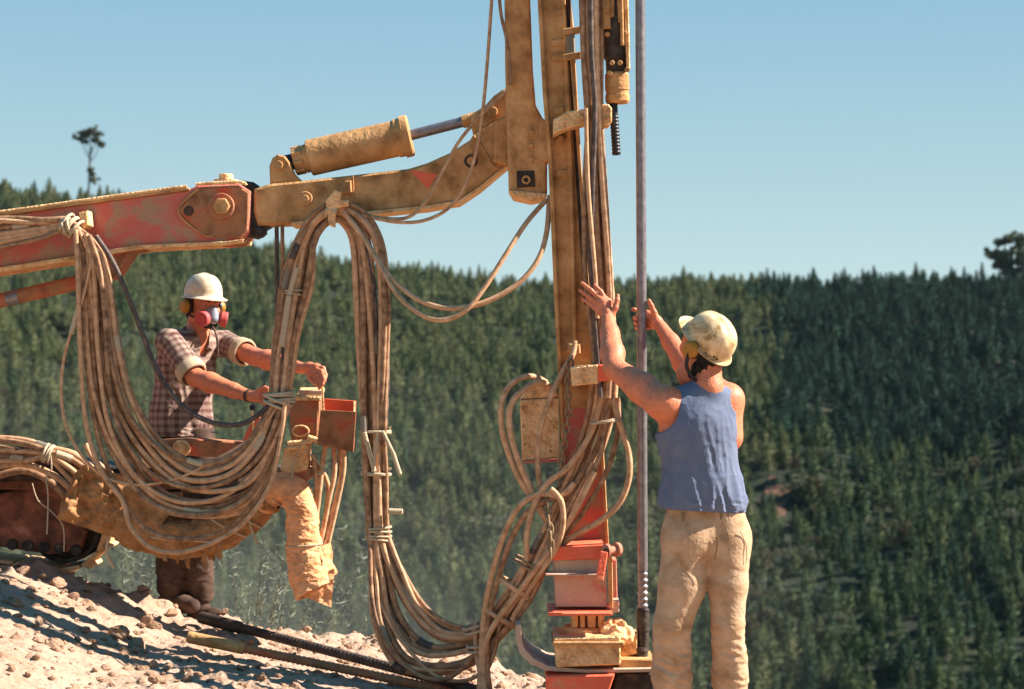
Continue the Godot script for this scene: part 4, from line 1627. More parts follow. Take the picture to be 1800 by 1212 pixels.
func build_hoses() -> void:
	rng.seed = 1234
	var T: Material = M.hose_tan
	var B: Material = M.hose_brown
	var D: Material = M.hose_dark
	var big := section("hose_bundle", rig)
	# left run: over the bracket, the great loop, over the saddle, down, the low loop and up to the mast
	var st := [
		[-90, 462, -90, 388, 9.50], [0, 440, 0, 384, 9.48], [70, 420, 70, 386, 9.47],
		[127, 402, 124, 388, 9.47], [168, 432, 138, 430, 9.44], [190, 490, 146, 500, 9.43], [206, 590, 155, 600, 9.43],
		[235, 690, 166, 695, 9.42], [295, 778, 196, 790, 9.41], [362, 812, 262, 886, 9.40], [418, 796, 360, 918, 9.40],
		[456, 750, 450, 878, 9.41], [476, 702, 502, 706, 9.43], [482, 600, 522, 590, 9.44], [492, 500, 544, 500, 9.45],
		[515, 430, 552, 428, 9.45], [545, 380, 570, 398, 9.46], [588, 356, 590, 388, 9.46], [635, 372, 608, 398, 9.46],
		[668, 422, 622, 432, 9.45], [682, 520, 630, 520, 9.44], [684, 640, 634, 640, 9.43], [680, 760, 640, 760, 9.42], [680, 835, 642, 835, 9.42],
		[682, 945, 648, 945, 9.41], [706, 1010, 652, 1020, 9.38], [742, 1068, 664, 1105, 9.34], [790, 1100, 712, 1172, 9.28], [838, 1098, 812, 1172, 9.18],
		[862, 1076, 878, 1120, 9.08], [898, 1034, 930, 1060, 9.02], [940, 965, 968, 985, 8.98], [975, 890, 1000, 905, 8.98], [1015, 800, 1045, 815, 9.0], [1040, 700, 1078, 705, 8.99], [1042, 560, 1074, 560, 9.0], [1030, 400, 1066, 400, 9.0], [1030, 260, 1060, 260, 9.0], [1034, 205, 1056, 205, 9.02], [1026, 100, 1056, 100, 9.02], [1020, -60, 1054, -60, 9.02]]
	run_between(big, st, [0.0, 0.1, 0.2, 0.3, 0.4, 0.5, 0.6, 0.7, 0.8, 0.9, 1.0], 0.0125, [B, T, D, T, B, D, T, B, T, B, T])
	# second layer of the two hanging legs, which ends at the ties
	run_between(big, st.slice(0, 13), [0.15, 0.45, 0.62, 0.95], 0.0115, [T, D, B, T])
	run_between(big, st.slice(12, 26), [0.2, 0.5, 0.75], 0.012, [B, D, B])
	run_between(big, st.slice(24, 34), [0.05, 0.35, 0.7, 0.9], 0.0125, [T, B, D, T])
	# single loops inside and outside the great loop
	hose_px(big, [[168, 415], [200, 465], [238, 555], [275, 650], [318, 712], [375, 744], [430, 744], [474, 712]], 9.38, 0.0125, D)
	hose_px(big, [[160, 430], [182, 520], [196, 640], [228, 735], [290, 795], [370, 812], [440, 775], [486, 700]], 9.37, 0.012, B)
	hose_px(big, [[140, 410], [158, 455], [146, 520], [127, 575], [112, 630], [107, 690], [116, 750], [146, 805], [190, 842], [250, 853], [320, 838], [390, 802], [450, 764], [490, 712]], 9.37, 0.0075, T)
	var mb := MB.new()
	rod(mb, at(136, 545, 9.365), at(124, 588, 9.365), 0.013, 12)
	part(mb, "hose_sleeve", M.rope, big)
	hose_px(big, [[132, 404], [136, 470], [140, 600], [150, 740], [176, 826], [214, 880], [228, 925], [262, 962], [310, 972], [370, 956], [430, 918], [475, 850], [495, 760], [500, 705]], 9.36, 0.0115, T)
	hose_px(big, [[140, 412], [148, 470], [146, 540], [152, 640], [170, 760], [205, 860], [255, 930], [320, 948], [390, 935], [450, 880], [490, 790], [500, 705]], 9.39, 0.012, B)
	hose_px(big, [[150, 412], [164, 470], [168, 550], [174, 640], [192, 750], [240, 840], [310, 882], [390, 874], [455, 820], [498, 740], [505, 700]], 9.375, 0.012, T)
	hose_px(big, [[156, 414], [174, 470], [184, 560], [192, 680], [214, 764], [262, 830], [330, 858], [400, 846], [458, 800], [492, 720]], 9.36, 0.0115, B)
	# pair from the saddle to the mast slide, sagging across the sky
	var sag := section("hose_bundle", rig)
	hose_px(sag, [[590, 362, 9.4], [628, 402, 9.36], [668, 468, 9.26], [700, 520, 9.16], [738, 552, 9.08], [776, 563, 9.04], [816, 548, 9.03], [850, 508, 9.05], [890, 446, 9.09], [925, 392, 9.15], [960, 352, 9.24]], 9.34, 0.0115, T)
	hose_px(sag, [[598, 366, 9.4], [640, 420, 9.34], [682, 482, 9.24], [724, 520, 9.14], [770, 540, 9.07], [820, 540, 9.05], [868, 525, 9.06], [914, 496, 9.08], [946, 456, 9.11], [961, 408, 9.16], [966, 345, 9.26]], 9.32, 0.0125, T)
	hose_px(sag, [[600, 366], [640, 378], [690, 385], [722, 380], [752, 350], [780, 298], [806, 250], [846, 202], [892, 160]], 9.50, 0.0085, T)
	hose_px(sag, [[600, 372], [650, 382], [700, 391], [745, 388], [786, 368], [816, 330], [836, 272], [848, 200], [858, 90], [868, -60]], 9.44, 0.0085, T)
	hose_px(sag, [[874, -60], [880, 20], [890, 66], [896, 110], [898, 150]], 9.28, 0.0085, B)
	# two lines hanging from the boom behind the big bundle
	hose_px(sag, [[486, 398], [487, 520], [484, 690]], 9.66, 0.0105, D)
	hose_px(sag, [[496, 396], [497, 520], [500, 690]], 9.64, 0.0095, B)
	# saddle strap and bracket
	mb = MB.new()
	slab(mb, [[572, 352], [588, 334], [600, 338], [598, 352], [612, 352], [612, 362], [590, 366], [588, 400], [578, 396]], 9.36, 0.05, 0.006)
	part(mb, "saddle_strap", M.clay_and_bounce, sag)
	tie(sag, 584, 372, 9.45, 12, 1.35, 3, 0.009, 0.085)
	mb = MB.new()
	slab(mb, [[138, 374], [152, 370], [155, 396], [146, 402], [140, 392]], 9.46, 0.14, 0.005)
	part(mb, "hose_bracket", M.clay_and_bounce, sag)
	tie(big, 124, 397, 9.46, 18, 1.0, 4, 0.008, 0.07)
	tie(big, 118, 400, 9.45, 15, 1.9, 2, 0.008, 0.07)
	tie(big, 490, 698, 9.42, 26, 0.1, 4, 0.007, 0.065)
	tie(big, 488, 708, 9.41, 24, -0.35, 2, 0.007, 0.065)
	tie(big, 514, 513, 9.44, 16, 0.0, 2, 0.005, 0.05)
	tie(big, 660, 758, 9.42, 26, 0.02, 2, 0.006, 0.055)
	tie(big, 661, 832, 9.42, 25, 0.0, 2, 0.007, 0.055)
	tie(big, 665, 930, 9.41, 22, 0.06, 2, 0.006, 0.055)
	tie(big, 665, 944, 9.41, 22, -0.05, 2, 0.006, 0.055)
	for q in [[640, 760, 658, 830, 9.36, 0.011], [664, 764, 655, 830, 9.35, 0.008], [672, 758, 690, 795, 9.35, 0.009], [690, 795, 703, 835, 9.34, 0.011], [682, 899, 708, 900, 9.36, 0.014], [522, 470, 508, 520, 9.36, 0.012], [508, 520, 495, 610, 9.35, 0.014]]:
		mb = MB.new()
		rod(mb, at(q[0], q[1], q[4]), at(q[2], q[3], q[4]), q[5], 10)
		part(mb, "rope_end", M.rope, big)
	# lower bundle with its lashings
	tie(big, 842, 1104, 9.12, 28, 0.35, 3, 0.006, 0.06)
	tie(big, 845, 1138, 9.1, 24, 0.15, 2, 0.006, 0.06)
	tie(big, 905, 1032, 9.01, 34, -0.55, 2, 0.008, 0.06, M.hose_tan)
	tie(big, 880, 1084, 9.05, 34, -0.5, 2, 0.008, 0.06, M.hose_tan)
	tie(big, 930, 996, 8.99, 30, -0.5, 3, 0.005, 0.06, M.chain_rust)

	# hoses round the mast's foot
	var low := section("hose_bundle", rig)
	hose_px(low, [[960, 672, 9.1], [935, 662, 9.05], [908, 668, 9.0], [888, 690, 8.98], [880, 725, 8.97], [888, 780, 8.97], [912, 840, 8.97], [945, 890, 8.96], [968, 930, 8.97]], 9.0, 0.0135, T)
	hose_px(low, [[972, 684, 9.1], [948, 672, 9.02], [920, 686, 8.97], [898, 712, 8.95], [896, 752, 8.95], [910, 806, 8.95], [936, 866, 8.95], [962, 916, 8.95]], 8.98, 0.0145, T)
	hose_px(low, [[1010, 600, 9.08], [1008, 622, 9.06], [990, 652, 9.02], [966, 704, 8.98], [948, 766, 8.97], [946, 830, 8.97], [956, 890, 8.98]], 9.0, 0.0125, T)
	hose_px(low, [[1074, 690, 8.97], [1088, 740, 8.95], [1104, 790, 8.93], [1106, 840, 8.92], [1088, 886, 8.92], [1050, 920, 8.93], [1005, 945, 8.95], [960, 985, 8.97], [915, 1045, 9.0], [878, 1100, 9.05]], 8.94, 0.014, T)
	hose_px(low, [[1086, 700, 8.99], [1086, 760, 8.97], [1066, 830, 8.95], [1026, 900, 8.95], [985, 950, 8.96], [940, 1010, 8.98], [892, 1080, 9.02]], 8.95, 0.0125, B)
	hose_px(low, [[1010, 850, 8.93], [985, 872, 8.92], [950, 868, 8.92], [915, 888, 8.92], [888, 935, 8.94], [866, 1005, 8.98], [852, 1075, 9.02], [846, 1150, 9.02], [842, 1240, 9.0]], 8.95, 0.014, T)
	hose_px(low, [[1024, 832, 8.94], [996, 870, 8.93], [960, 880, 8.93], [924, 905, 8.93], [896, 955, 8.95], [872, 1030, 8.99], [858, 1100, 9.02], [856, 1170, 9.02], [866, 1250, 9.0]], 8.95, 0.0135, B)
	hose_px(low, [[1058, 700, 8.96], [1040, 760, 8.95], [1000, 820, 8.93], [962, 850, 8.92], [938, 890, 8.92], [926, 940, 8.93], [924, 990, 8.95], [900, 1050, 9.0]], 8.94, 0.0135, T)
	hose_px(low, [[1066, 700, 8.97], [1058, 790, 8.95], [1030, 860, 8.94], [1000, 915, 8.94], [978, 960, 8.95], [950, 1010, 8.97]], 8.94, 0.0125, B)
	hose_px(low, [[968, 860, 8.90], [986, 880, 8.89], [990, 920, 8.89], [980, 960, 8.9], [955, 1000, 8.93], [925, 1045, 8.97], [900, 1090, 9.0]], 8.9, 0.013, T)
	hose_px(low, [[1046, 830, 8.92], [1010, 900, 8.91], [968, 965, 8.92], [920, 1030, 8.95], [868, 1100, 9.0], [850, 1150, 9.02], [852, 1230, 9.0]], 8.92, 0.014, T)
	# low slack loops on the ground side
	hose_px(low, [[650, 960, 9.36], [655, 1060, 9.32], [678, 1130, 9.28], [724, 1180, 9.22], [770, 1196, 9.16], [808, 1180, 9.1], [850, 1130, 9.05]], 9.2, 0.0115, B)
	hose_px(low, [[668, 1060, 9.33], [700, 1120, 9.28], [760, 1185, 9.2], [810, 1198, 9.14], [850, 1180, 9.08], [870, 1130, 9.05]], 9.2, 0.009, T)
	hose_px(low, [[836, 1096, 9.1], [838, 1150, 9.06], [850, 1200, 9.02], [880, 1250, 8.98]], 9.05, 0.012, T)
	hose_px(low, [[880, 1090, 9.04], [868, 1150, 9.04], [848, 1200, 9.02], [842, 1250, 9.0]], 9.05, 0.011, B)
	# extra hoses up the mast
	var mh := section("hose_bundle", rig)
	hose_px(mh, [[1046, -60], [1048, 90], [1052, 190], [1060, 330], [1070, 470], [1074, 600], [1070, 700]], 8.93, 0.0145, T)
	hose_px(mh, [[1038, -60], [1040, 90], [1046, 190], [1042, 330], [1040, 470], [1048, 600], [1056, 700]], 8.92, 0.0125, D)
	hose_px(mh, [[1024, -60], [1026, 90], [1034, 190], [1028, 330], [1028, 470], [1038, 560], [1046, 640]], 8.94, 0.0125, B)
	hose_px(mh, [[1030, 190], [1034, 330], [1046, 480], [1050, 560]], 8.91, 0.010, T)
	tie(mh, 1062, 740, 8.96, 24, 0.2, 2, 0.006, 0.05)

	# hoses heaped over the crawler
	var lo := section("hose_bundle", rig)
	var ls := [[-100, 800, -100, 770, 10.2], [0, 812, 0, 772, 10.15], [50, 812, 50, 778, 10.12], [84, 806, 80, 788, 10.1], [120, 838, 128, 796, 10.12], [148, 866, 170, 822, 10.16], [200, 905, 240, 850, 10.2], [300, 900, 330, 850, 10.22]]
	run_between(lo, ls, [0.0, 0.12, 0.25, 0.4, 0.55, 0.7, 0.85, 1.0], 0.0135, [T, B, T, T, B, T, B, T])
	hose_px(lo, [[-60, 862], [0, 836], [40, 828], [70, 836], [100, 858], [120, 880]], 10.2, 0.02, B)
	hose_px(lo, [[-60, 838], [0, 820], [50, 818], [100, 840], [136, 872]], 10.15, 0.017, T)
	hose_px(lo, [[150, 780], [158, 800], [180, 822], [200, 836]], 10.05, 0.013, T)
	tie(lo, 84, 798, 10.1, 16, 1.25, 3, 0.007, 0.06)
	hose_px(lo, [[88, 800], [90, 825], [80, 840], [84, 870], [82, 940]], 10.03, 0.004, M.rope)
	hose_px(lo, [[56, 850], [66, 880], [90, 900], [110, 925], [112, 970]], 10.0, 0.003, M.rope)
	# supply hoses behind the tray
	var cb := section("hose_bundle", rig)
	for q in [[[596, 785], [600, 830], [590, 880], [574, 940], [560, 985]], [[586, 785], [588, 830], [578, 880], [564, 950], [552, 990]], [[572, 780], [566, 820], [562, 860], [556, 910]], [[550, 800], [556, 840], [556, 880], [548, 910]], [[604, 790], [604, 826], [596, 870], [580, 940], [566, 1000]], [[538, 812], [560, 822], [576, 852], [574, 905]]]:
		hose_px(cb, q, rng.randf_range(9.98, 10.1), 0.0125, [T, B, T][rng.randi() % 3])
	hose_px(cb, [[536, 790], [552, 806], [566, 822], [566, 832], [556, 834]], 9.92, 0.004, M.rope)
	hose_px(cb, [[528, 785], [515, 820], [512, 860]], 9.92, 0.004, M.rope)


func wrapped_tube(parent: Node, called: String, m: Material, keys: Array, cn: FastNoiseLite, lump: float, rib: float) -> void:
	var pts := []
	var rads := []
	for k in keys:
		pts.append(at(k[0], k[1], k[2]))
		rads.append(k[3] * k[2] / F)
	var sp := spline(pts, 0.006)
	var mb := MB.new()
	var sides := 60
	var u := Vector3.UP
	var rings := []
	for i in sp.size():
		var t := (sp[mini(i + 1, sp.size() - 1)] - sp[maxi(i - 1, 0)]).normalized()
		u = (u - t * u.dot(t)).normalized()
		var w := t.cross(u)
		var fi := float(i) / sp.size() * (keys.size() - 1)
		var i0 := mini(int(fi), keys.size() - 2)
		var r: float = lerpf(rads[i0], rads[i0 + 1], fi - i0)
		var ring := []
		for s in sides:
			var a := TAU * s / sides
			var dir := u * cos(a) + w * sin(a)
			var p := sp[i] + dir * r
			var nn := cn.get_noise_3dv(p * 1.2)
			var crease := 1.0 - absf(cn.get_noise_3dv(Vector3(p.x * 1.5, p.y * 5.0, p.z * 1.5) + Vector3(3, 3, 3))) * 2.0
			var fold := nn * lump + crease * rib * 0.7 + (1.0 - absf(sin(i * 0.16 + 0.7 * sin(a + 1.0) + nn * 2.5))) * rib - rib
			ring.append(sp[i] + dir * (r + fold))
		rings.append(ring)
	for i in rings.size():
		for s in sides:
			var a: Vector3 = rings[mini(i + 1, rings.size() - 1)][s] - rings[maxi(i - 1, 0)][s]
			var b: Vector3 = rings[i][(s + 1) % sides] - rings[i][(s + sides - 1) % sides]
			mb.vert(rings[i][s], b.cross(a).normalized())
	for i in rings.size() - 1:
		for s in sides:
			var a := i * sides + s
			var b := i * sides + (s + 1) % sides
			mb.idx.append_array([a, a + sides, b, b, a + sides, b + sides])
	part(mb, called, m, parent)


func build_canvas() -> void:
	var cn := FastNoiseLite.new()
	cn.seed = 4
	cn.frequency = 6.0
	cn.fractal_octaves = 3
	var du := section("dust_duct", rig)
	# x, y, depth, radius in pixels
	wrapped_tube(du, "canvas_sleeve", M.canvas_shade_brown, [[205, 905, 10.12, 38], [255, 935, 10.1, 38], [310, 948, 10.08, 34], [370, 942, 10.06, 33], [430, 908, 10.04, 33], [470, 872, 10.02, 31]], cn, 0.010, 0.012)
	wrapped_tube(du, "canvas_outlet", M.canvas, [[455, 884, 10.02, 30], [484, 858, 10.0, 29], [512, 862, 9.98, 29], [529, 896, 9.97, 29], [533, 940, 9.96, 30], [537, 985, 9.95, 33], [546, 1022, 9.94, 37], [554, 1040, 9.93, 36]], cn, 0.006, 0.009)
	var mb := MB.new()
	cloth_sheet(mb, [at(514, 1030, 9.87), at(588, 1000, 9.90), at(582, 1068, 9.9), at(520, 1044, 9.87)], 18, 0.012, cn)
	part(mb, "mouth_flap", M.canvas, du)
	mb = MB.new()
	cloth_sheet(mb, [at(560, 962, 9.90), at(580, 955, 9.97), at(590, 1010, 9.97), at(572, 1020, 9.88)], 14, 0.012, cn)
	part(mb, "mouth_flap", M.canvas, du)
	for q in [[300, 948, 37, 1.5], [345, 948, 36, 1.5], [400, 928, 36, 1.1], [430, 908, 36, 0.95], [478, 866, 31, 0.7], [534, 958, 32, -1.45]]:
		tie(du, q[0], q[1], 10.03 if q[0] < 500 else 9.955, q[2], q[3] + PI / 2, 1, 0.005, q[2] * 10.0 / F * 1.03)
	# hood cloth at the duct's upper end
	mb = MB.new()
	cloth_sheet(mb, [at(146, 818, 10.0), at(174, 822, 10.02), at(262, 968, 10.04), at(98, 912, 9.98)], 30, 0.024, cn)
	part(mb, "hood_cloth", M.canvas_shade_brown, du)
	mb = MB.new()
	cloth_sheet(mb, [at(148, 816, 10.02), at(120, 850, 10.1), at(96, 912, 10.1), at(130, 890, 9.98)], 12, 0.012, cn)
	part(mb, "hood_fold", M.canvas_shade_brown, du)
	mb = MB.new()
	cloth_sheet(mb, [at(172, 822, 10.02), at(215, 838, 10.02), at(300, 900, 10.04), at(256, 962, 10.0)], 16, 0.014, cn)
	part(mb, "hood_fold", M.canvas_shade_brown, du)
	# torn rags hanging below
	rng.seed = 66
	for k in 15:
		var px := rng.randf_range(280, 470)
		var y0 := 975.0 - maxf(0.0, px - 370.0) * 0.85
		var l := rng.randf_range(6, 34)
		var wd := rng.randf_range(3, 8)
		mb = MB.new()
		var d := rng.randf_range(9.96, 10.08)
		cloth_sheet(mb, [at(px - wd, y0 - 22, d), at(px + wd, y0 - 24, d), at(px + wd * 0.4 + rng.randf_range(-6, 6), y0 + l, d - 0.02), at(px - wd * 0.6, y0 + l * 0.8, d - 0.01)], 6, 0.012, cn)
		part(mb, "rag", M.canvas_shade_brown, du)
	hose_px(du, [[436, 905], [440, 925], [446, 942], [452, 956]], 9.95, 0.006, M.rope)
	hose_px(du, [[190, 950], [186, 972], [196, 992], [200, 1000]], 9.95, 0.007, M.rope)


# a rumpled cloth with thickness between four corners
func cloth_sheet(mb: MB, q: Array, n: int, rum: float, nz: FastNoiseLite) -> void:
	var nrm: Vector3 = ((q[2] as Vector3) - q[0]).cross(q[3] - q[1]).normalized()
	var base := mb.v.size()
	for side in 2:
		for j in n + 1:
			for i in n + 1:
				var a := float(i) / n
				var b := float(j) / n
				var p: Vector3 = (q[0] as Vector3).lerp(q[1], a).lerp((q[3] as Vector3).lerp(q[2], a), b)
				p += nrm * (nz.get_noise_3dv(p * 0.8) * rum * 2.0 + nz.get_noise_3dv(p * 3.0 + Vector3(7, 7, 7)) * rum)
				p += nrm * (0.002 if side == 0 else -0.002)
				mb.vert(p, nrm if side == 0 else -nrm)
	var w := n + 1
	for side in 2:
		var o := base + side * w * w
		for j in w:
			for i in w:
				var dx := mb.v[o + j * w + mini(i + 1, n)] - mb.v[o + j * w + maxi(i - 1, 0)]
				var dy := mb.v[o + mini(j + 1, n) * w + i] - mb.v[o + maxi(j - 1, 0) * w + i]
				var nn := dx.cross(dy).normalized()
				mb.n[o + j * w + i] = nn if nn.dot(nrm) * (1 if side == 0 else -1) > 0 else -nn
		for j in n:
			for i in n:
				var k := o + j * w + i
				if side == 1:
					mb.idx.append_array([k, k + 1, k + w, k + 1, k + w + 1, k + w])
				else:
					mb.idx.append_array([k, k + w, k + 1, k + 1, k + w, k + w + 1])


# ---------------------------------------------------------------- drill rods
func drill_rod_mesh(a: Vector3, b: Vector3, r: float, thread: float) -> MB:
	var l := a.distance_to(b)
	var prof := [Vector2(0, 0), Vector2(0, r * 0.9), Vector2(0.004, r)]
	prof.append(Vector2(l - thread, r))
	var k := int(thread / 0.026)
	for i in k:
		var s := l - thread + thread * i / k
		prof.append(Vector2(s + 0.004, r * 0.80))
		prof.append(Vector2(s + 0.013, r * 1.06))
		prof.append(Vector2(s + 0.02, r * 1.0))
	prof.append(Vector2(l, r * 0.8))
	prof.append(Vector2(l, 0))
	var mb := MB.new()
	mb.lathe(a, b - a, prof, 20)
	return mb


func build_rods() -> void:
	var a := at(1123.5, -420, 8.95)
	var b := at(1130.5, 1082, 8.95)
	var o := thing("drill_rod", b, "long grey steel drill rod standing upright beside the mast", "drill rod")
	part(drill_rod_mesh(a, b, 0.0225, 0.20), "rod", M.steel_rod, o)
	var mb := MB.new()
	var dn := (b - a).normalized()
	mb.lathe(b - dn * 0.03, dn, [Vector2(0, 0.02), Vector2(0, 0.0275), Vector2(0.004, 0.029), Vector2(0.10, 0.029), Vector2(0.104, 0.026), Vector2(0.17, 0.025), Vector2(0.17, 0)], 20)
	part(mb, "coupling", M.dark_steel, o)
	# spare rods lying in the dirt
	var e := [[352, 1103, 760, 1245, 0.024, "dark ribbed drill rod with a dark coupling lying on the pale clay"], [330, 1140, 700, 1240, 0.022, "rusty ribbed drill rod with a tan coupling lying beside a dark one"]]
	for q in e:
		var p := ground_hit(q[0], q[1])
		var s := ground_hit(q[2], minf(q[3], 1211))
		if s == Vector3.ZERO:
			s = at(q[2], q[3], 8.2)
		p.y += 0.05
		s.y += 0.035
		var dirv := (s - p).normalized()
		var rd := thing("drill_rod", p, q[5], "drill rod")
		var collar := 0.28
		mb = MB.new()
		mb.lathe(p, dirv, [Vector2(0, 0), Vector2(0, q[4] * 1.15), Vector2(0.006, q[4] * 1.3), Vector2(collar, q[4] * 1.3), Vector2(collar + 0.01, q[4] * 0.9)], 20)
		part(mb, "coupling", M.dark_steel if q[4] > 0.023 else M.dusty_steel, rd)
		var prof := []
		var l := p.distance_to(s) + 0.7
		var x := collar
		while x < l:
			prof.append(Vector2(x, q[4] * 0.88))
			prof.append(Vector2(x + 0.008, q[4]))
			prof.append(Vector2(x + 0.016, q[4]))
			prof.append(Vector2(x + 0.022, q[4] * 0.88))
			x += 0.024
		mb = MB.new()
		mb.lathe(p, dirv, prof, 18)
		part(mb, "rod", M.dark_steel if q[4] > 0.023 else M.half_red, rd)


# ---------------------------------------------------------------- people
class JeansFolds extends Bend:
	var knee_y := 0.5
	var seat_y := 0.9

	func shift(p: Vector3) -> float:
		var low := clampf(1.15 - absf(p.y - knee_y + 0.16) / 0.32, 0.0, 1.0)
		var under := clampf(1.0 - absf(p.y - seat_y) / 0.09, 0.0, 1.0)
		var q := Vector3(p.x * 7.0, p.y * 24.0 + p.x * 9.0 + p.z * 6.0, p.z * 7.0)
		var r1 := 1.0 - absf(nz.get_noise_3dv(q)) * 2.2
		var r2 := 1.0 - absf(nz.get_noise_3dv(q * 1.7 + Vector3(5, 3, 9))) * 2.2
		return -(r1 * 0.0055 + r2 * 0.002) * maxf(low * low, under * 0.4) - nz.get_noise_3dv(p * 9.0) * 0.0016 - nz.get_noise_3dv(p * 30.0) * 0.0006


class ShirtFolds extends Bend:
	var top_y := 1.3
	var hem_y := 0.9

	func shift(p: Vector3) -> float:
		var t := clampf((top_y - p.y) / (top_y - hem_y), 0.0, 1.0)
		var q := Vector3(p.x * 17.0 + p.y * 4.0, p.y * 4.5 - p.x * 3.0, p.z * 14.0)
		var r1 := 1.0 - absf(nz.get_noise_3dv(q)) * 2.2
		var q2 := Vector3(p.x * 9.0 - p.y * 8.0, p.y * 15.0 + p.x * 6.0, p.z * 9.0)
		var r2 := 1.0 - absf(nz.get_noise_3dv(q2 + Vector3(7, 1, 4))) * 2.2
		var hem := clampf(1.0 - (p.y - hem_y) / 0.08, 0.0, 1.0)
		var q3 := Vector3(p.x * 8.0, p.y * 45.0 + p.x * 6.0, p.z * 8.0)
		return -(r1 * 0.0075 * t + r2 * 0.0012) - (1.0 - absf(nz.get_noise_3dv(q3)) * 2.0) * 0.006 * hem + 0.003


class Plaid extends Dye:
	var arms := []
	var nz := FastNoiseLite.new()

	func hue(p: Vector3) -> Color:
		var u := p.x * 0.8 + p.z * 0.6
		var v := p.y
		var best := 0.085
		for b in arms:
			var ab: Vector3 = b[1] - b[0]
			var t: float = clampf((p - b[0]).dot(ab) / ab.length_squared(), 0.0, 1.0)
			var q: Vector3 = p - b[0] - ab * t
			if q.length() < best and t > 0.12:
				best = q.length()
				v = t * ab.length()
				var side := ab.cross(Vector3.BACK).normalized()
				u = atan2(q.dot(side), q.dot(ab.cross(side).normalized())) * 0.075
		var a := fposmod(u / 0.040, 1.0)
		var b2 := fposmod(v / 0.040, 1.0)
		var sa := smoothstep(0.0, 0.14, a) - smoothstep(0.48, 0.62, a)
		var sb := smoothstep(0.0, 0.14, b2) - smoothstep(0.48, 0.62, b2)
		var thin := (1.0 - smoothstep(0.05, 0.10, absf(a - 0.8))) * 0.5 + (1.0 - smoothstep(0.05, 0.10, absf(b2 - 0.8))) * 0.5
		var pale := Color(0.36, 0.25, 0.195)
		var wine := Color(0.085, 0.025, 0.028)
		var k := clampf(0.58 * sa + 0.58 * sb + 0.25 * thin, 0.0, 1.0)
		var c := pale.lerp(wine, k)
		return c.lerp(Color(0.38, 0.28, 0.19), 0.15 + 0.12 * nz.get_noise_3dv(p * 8.0))


func face_basis(fwd: Vector3, crown: Vector3) -> Basis:
	var y := crown.normalized()
	var x := y.cross(fwd).normalized()
	return Basis(x, y, x.cross(y))


# x to the person's left, y up through the crown, z out through the face
func head_into(mb: MB, c: Vector3, b: Basis) -> void:
	var e := Vector3(0.17, 0.17, 0.17)
	var fl := Field.new(c - e, c + e, 0.0045)
	fl.blob(c + b * Vector3(0, 0.03, -0.012), Vector3(0.075, 0.092, 0.094), b, 0.02)
	fl.blob(c + b * Vector3(0, -0.035, 0.03), Vector3(0.058, 0.072, 0.062), b, 0.03)
	fl.blob(c + b * Vector3(0, -0.088, 0.062), Vector3(0.024, 0.022, 0.022), b, 0.03)
	fl.cap(c + b * Vector3(-0.04, 0.028, 0.074), c + b * Vector3(0.04, 0.028, 0.074), 0.012, 0.012, 0.02)
	fl.cap(c + b * Vector3(0, 0.018, 0.086), c + b * Vector3(0, -0.024, 0.108), 0.009, 0.014, 0.015)
	for s in [-1.0, 1.0]:
		fl.cap(c + b * Vector3(0.03 * s, 0.008, 0.096), c + b * Vector3(0.036 * s, 0.008, 0.096), 0.012, 0.012, 0.006, true)
		fl.blob(c + b * Vector3(0.044 * s, -0.02, 0.066), Vector3(0.022, 0.02, 0.02), b, 0.02)
		fl.blob(c + b * Vector3(0.079 * s, 0.0, -0.008), Vector3(0.010, 0.031, 0.018), b, 0.006)
	fl.cap(c + b * Vector3(-0.02, -0.056, 0.086), c + b * Vector3(0.02, -0.056, 0.086), 0.007, 0.007, 0.012)
	fl.cap(c + b * Vector3(0, -0.06, -0.02), c + b * Vector3(0, -0.15, -0.035), 0.058, 0.06, 0.03)
	fl.mesh_into(mb)


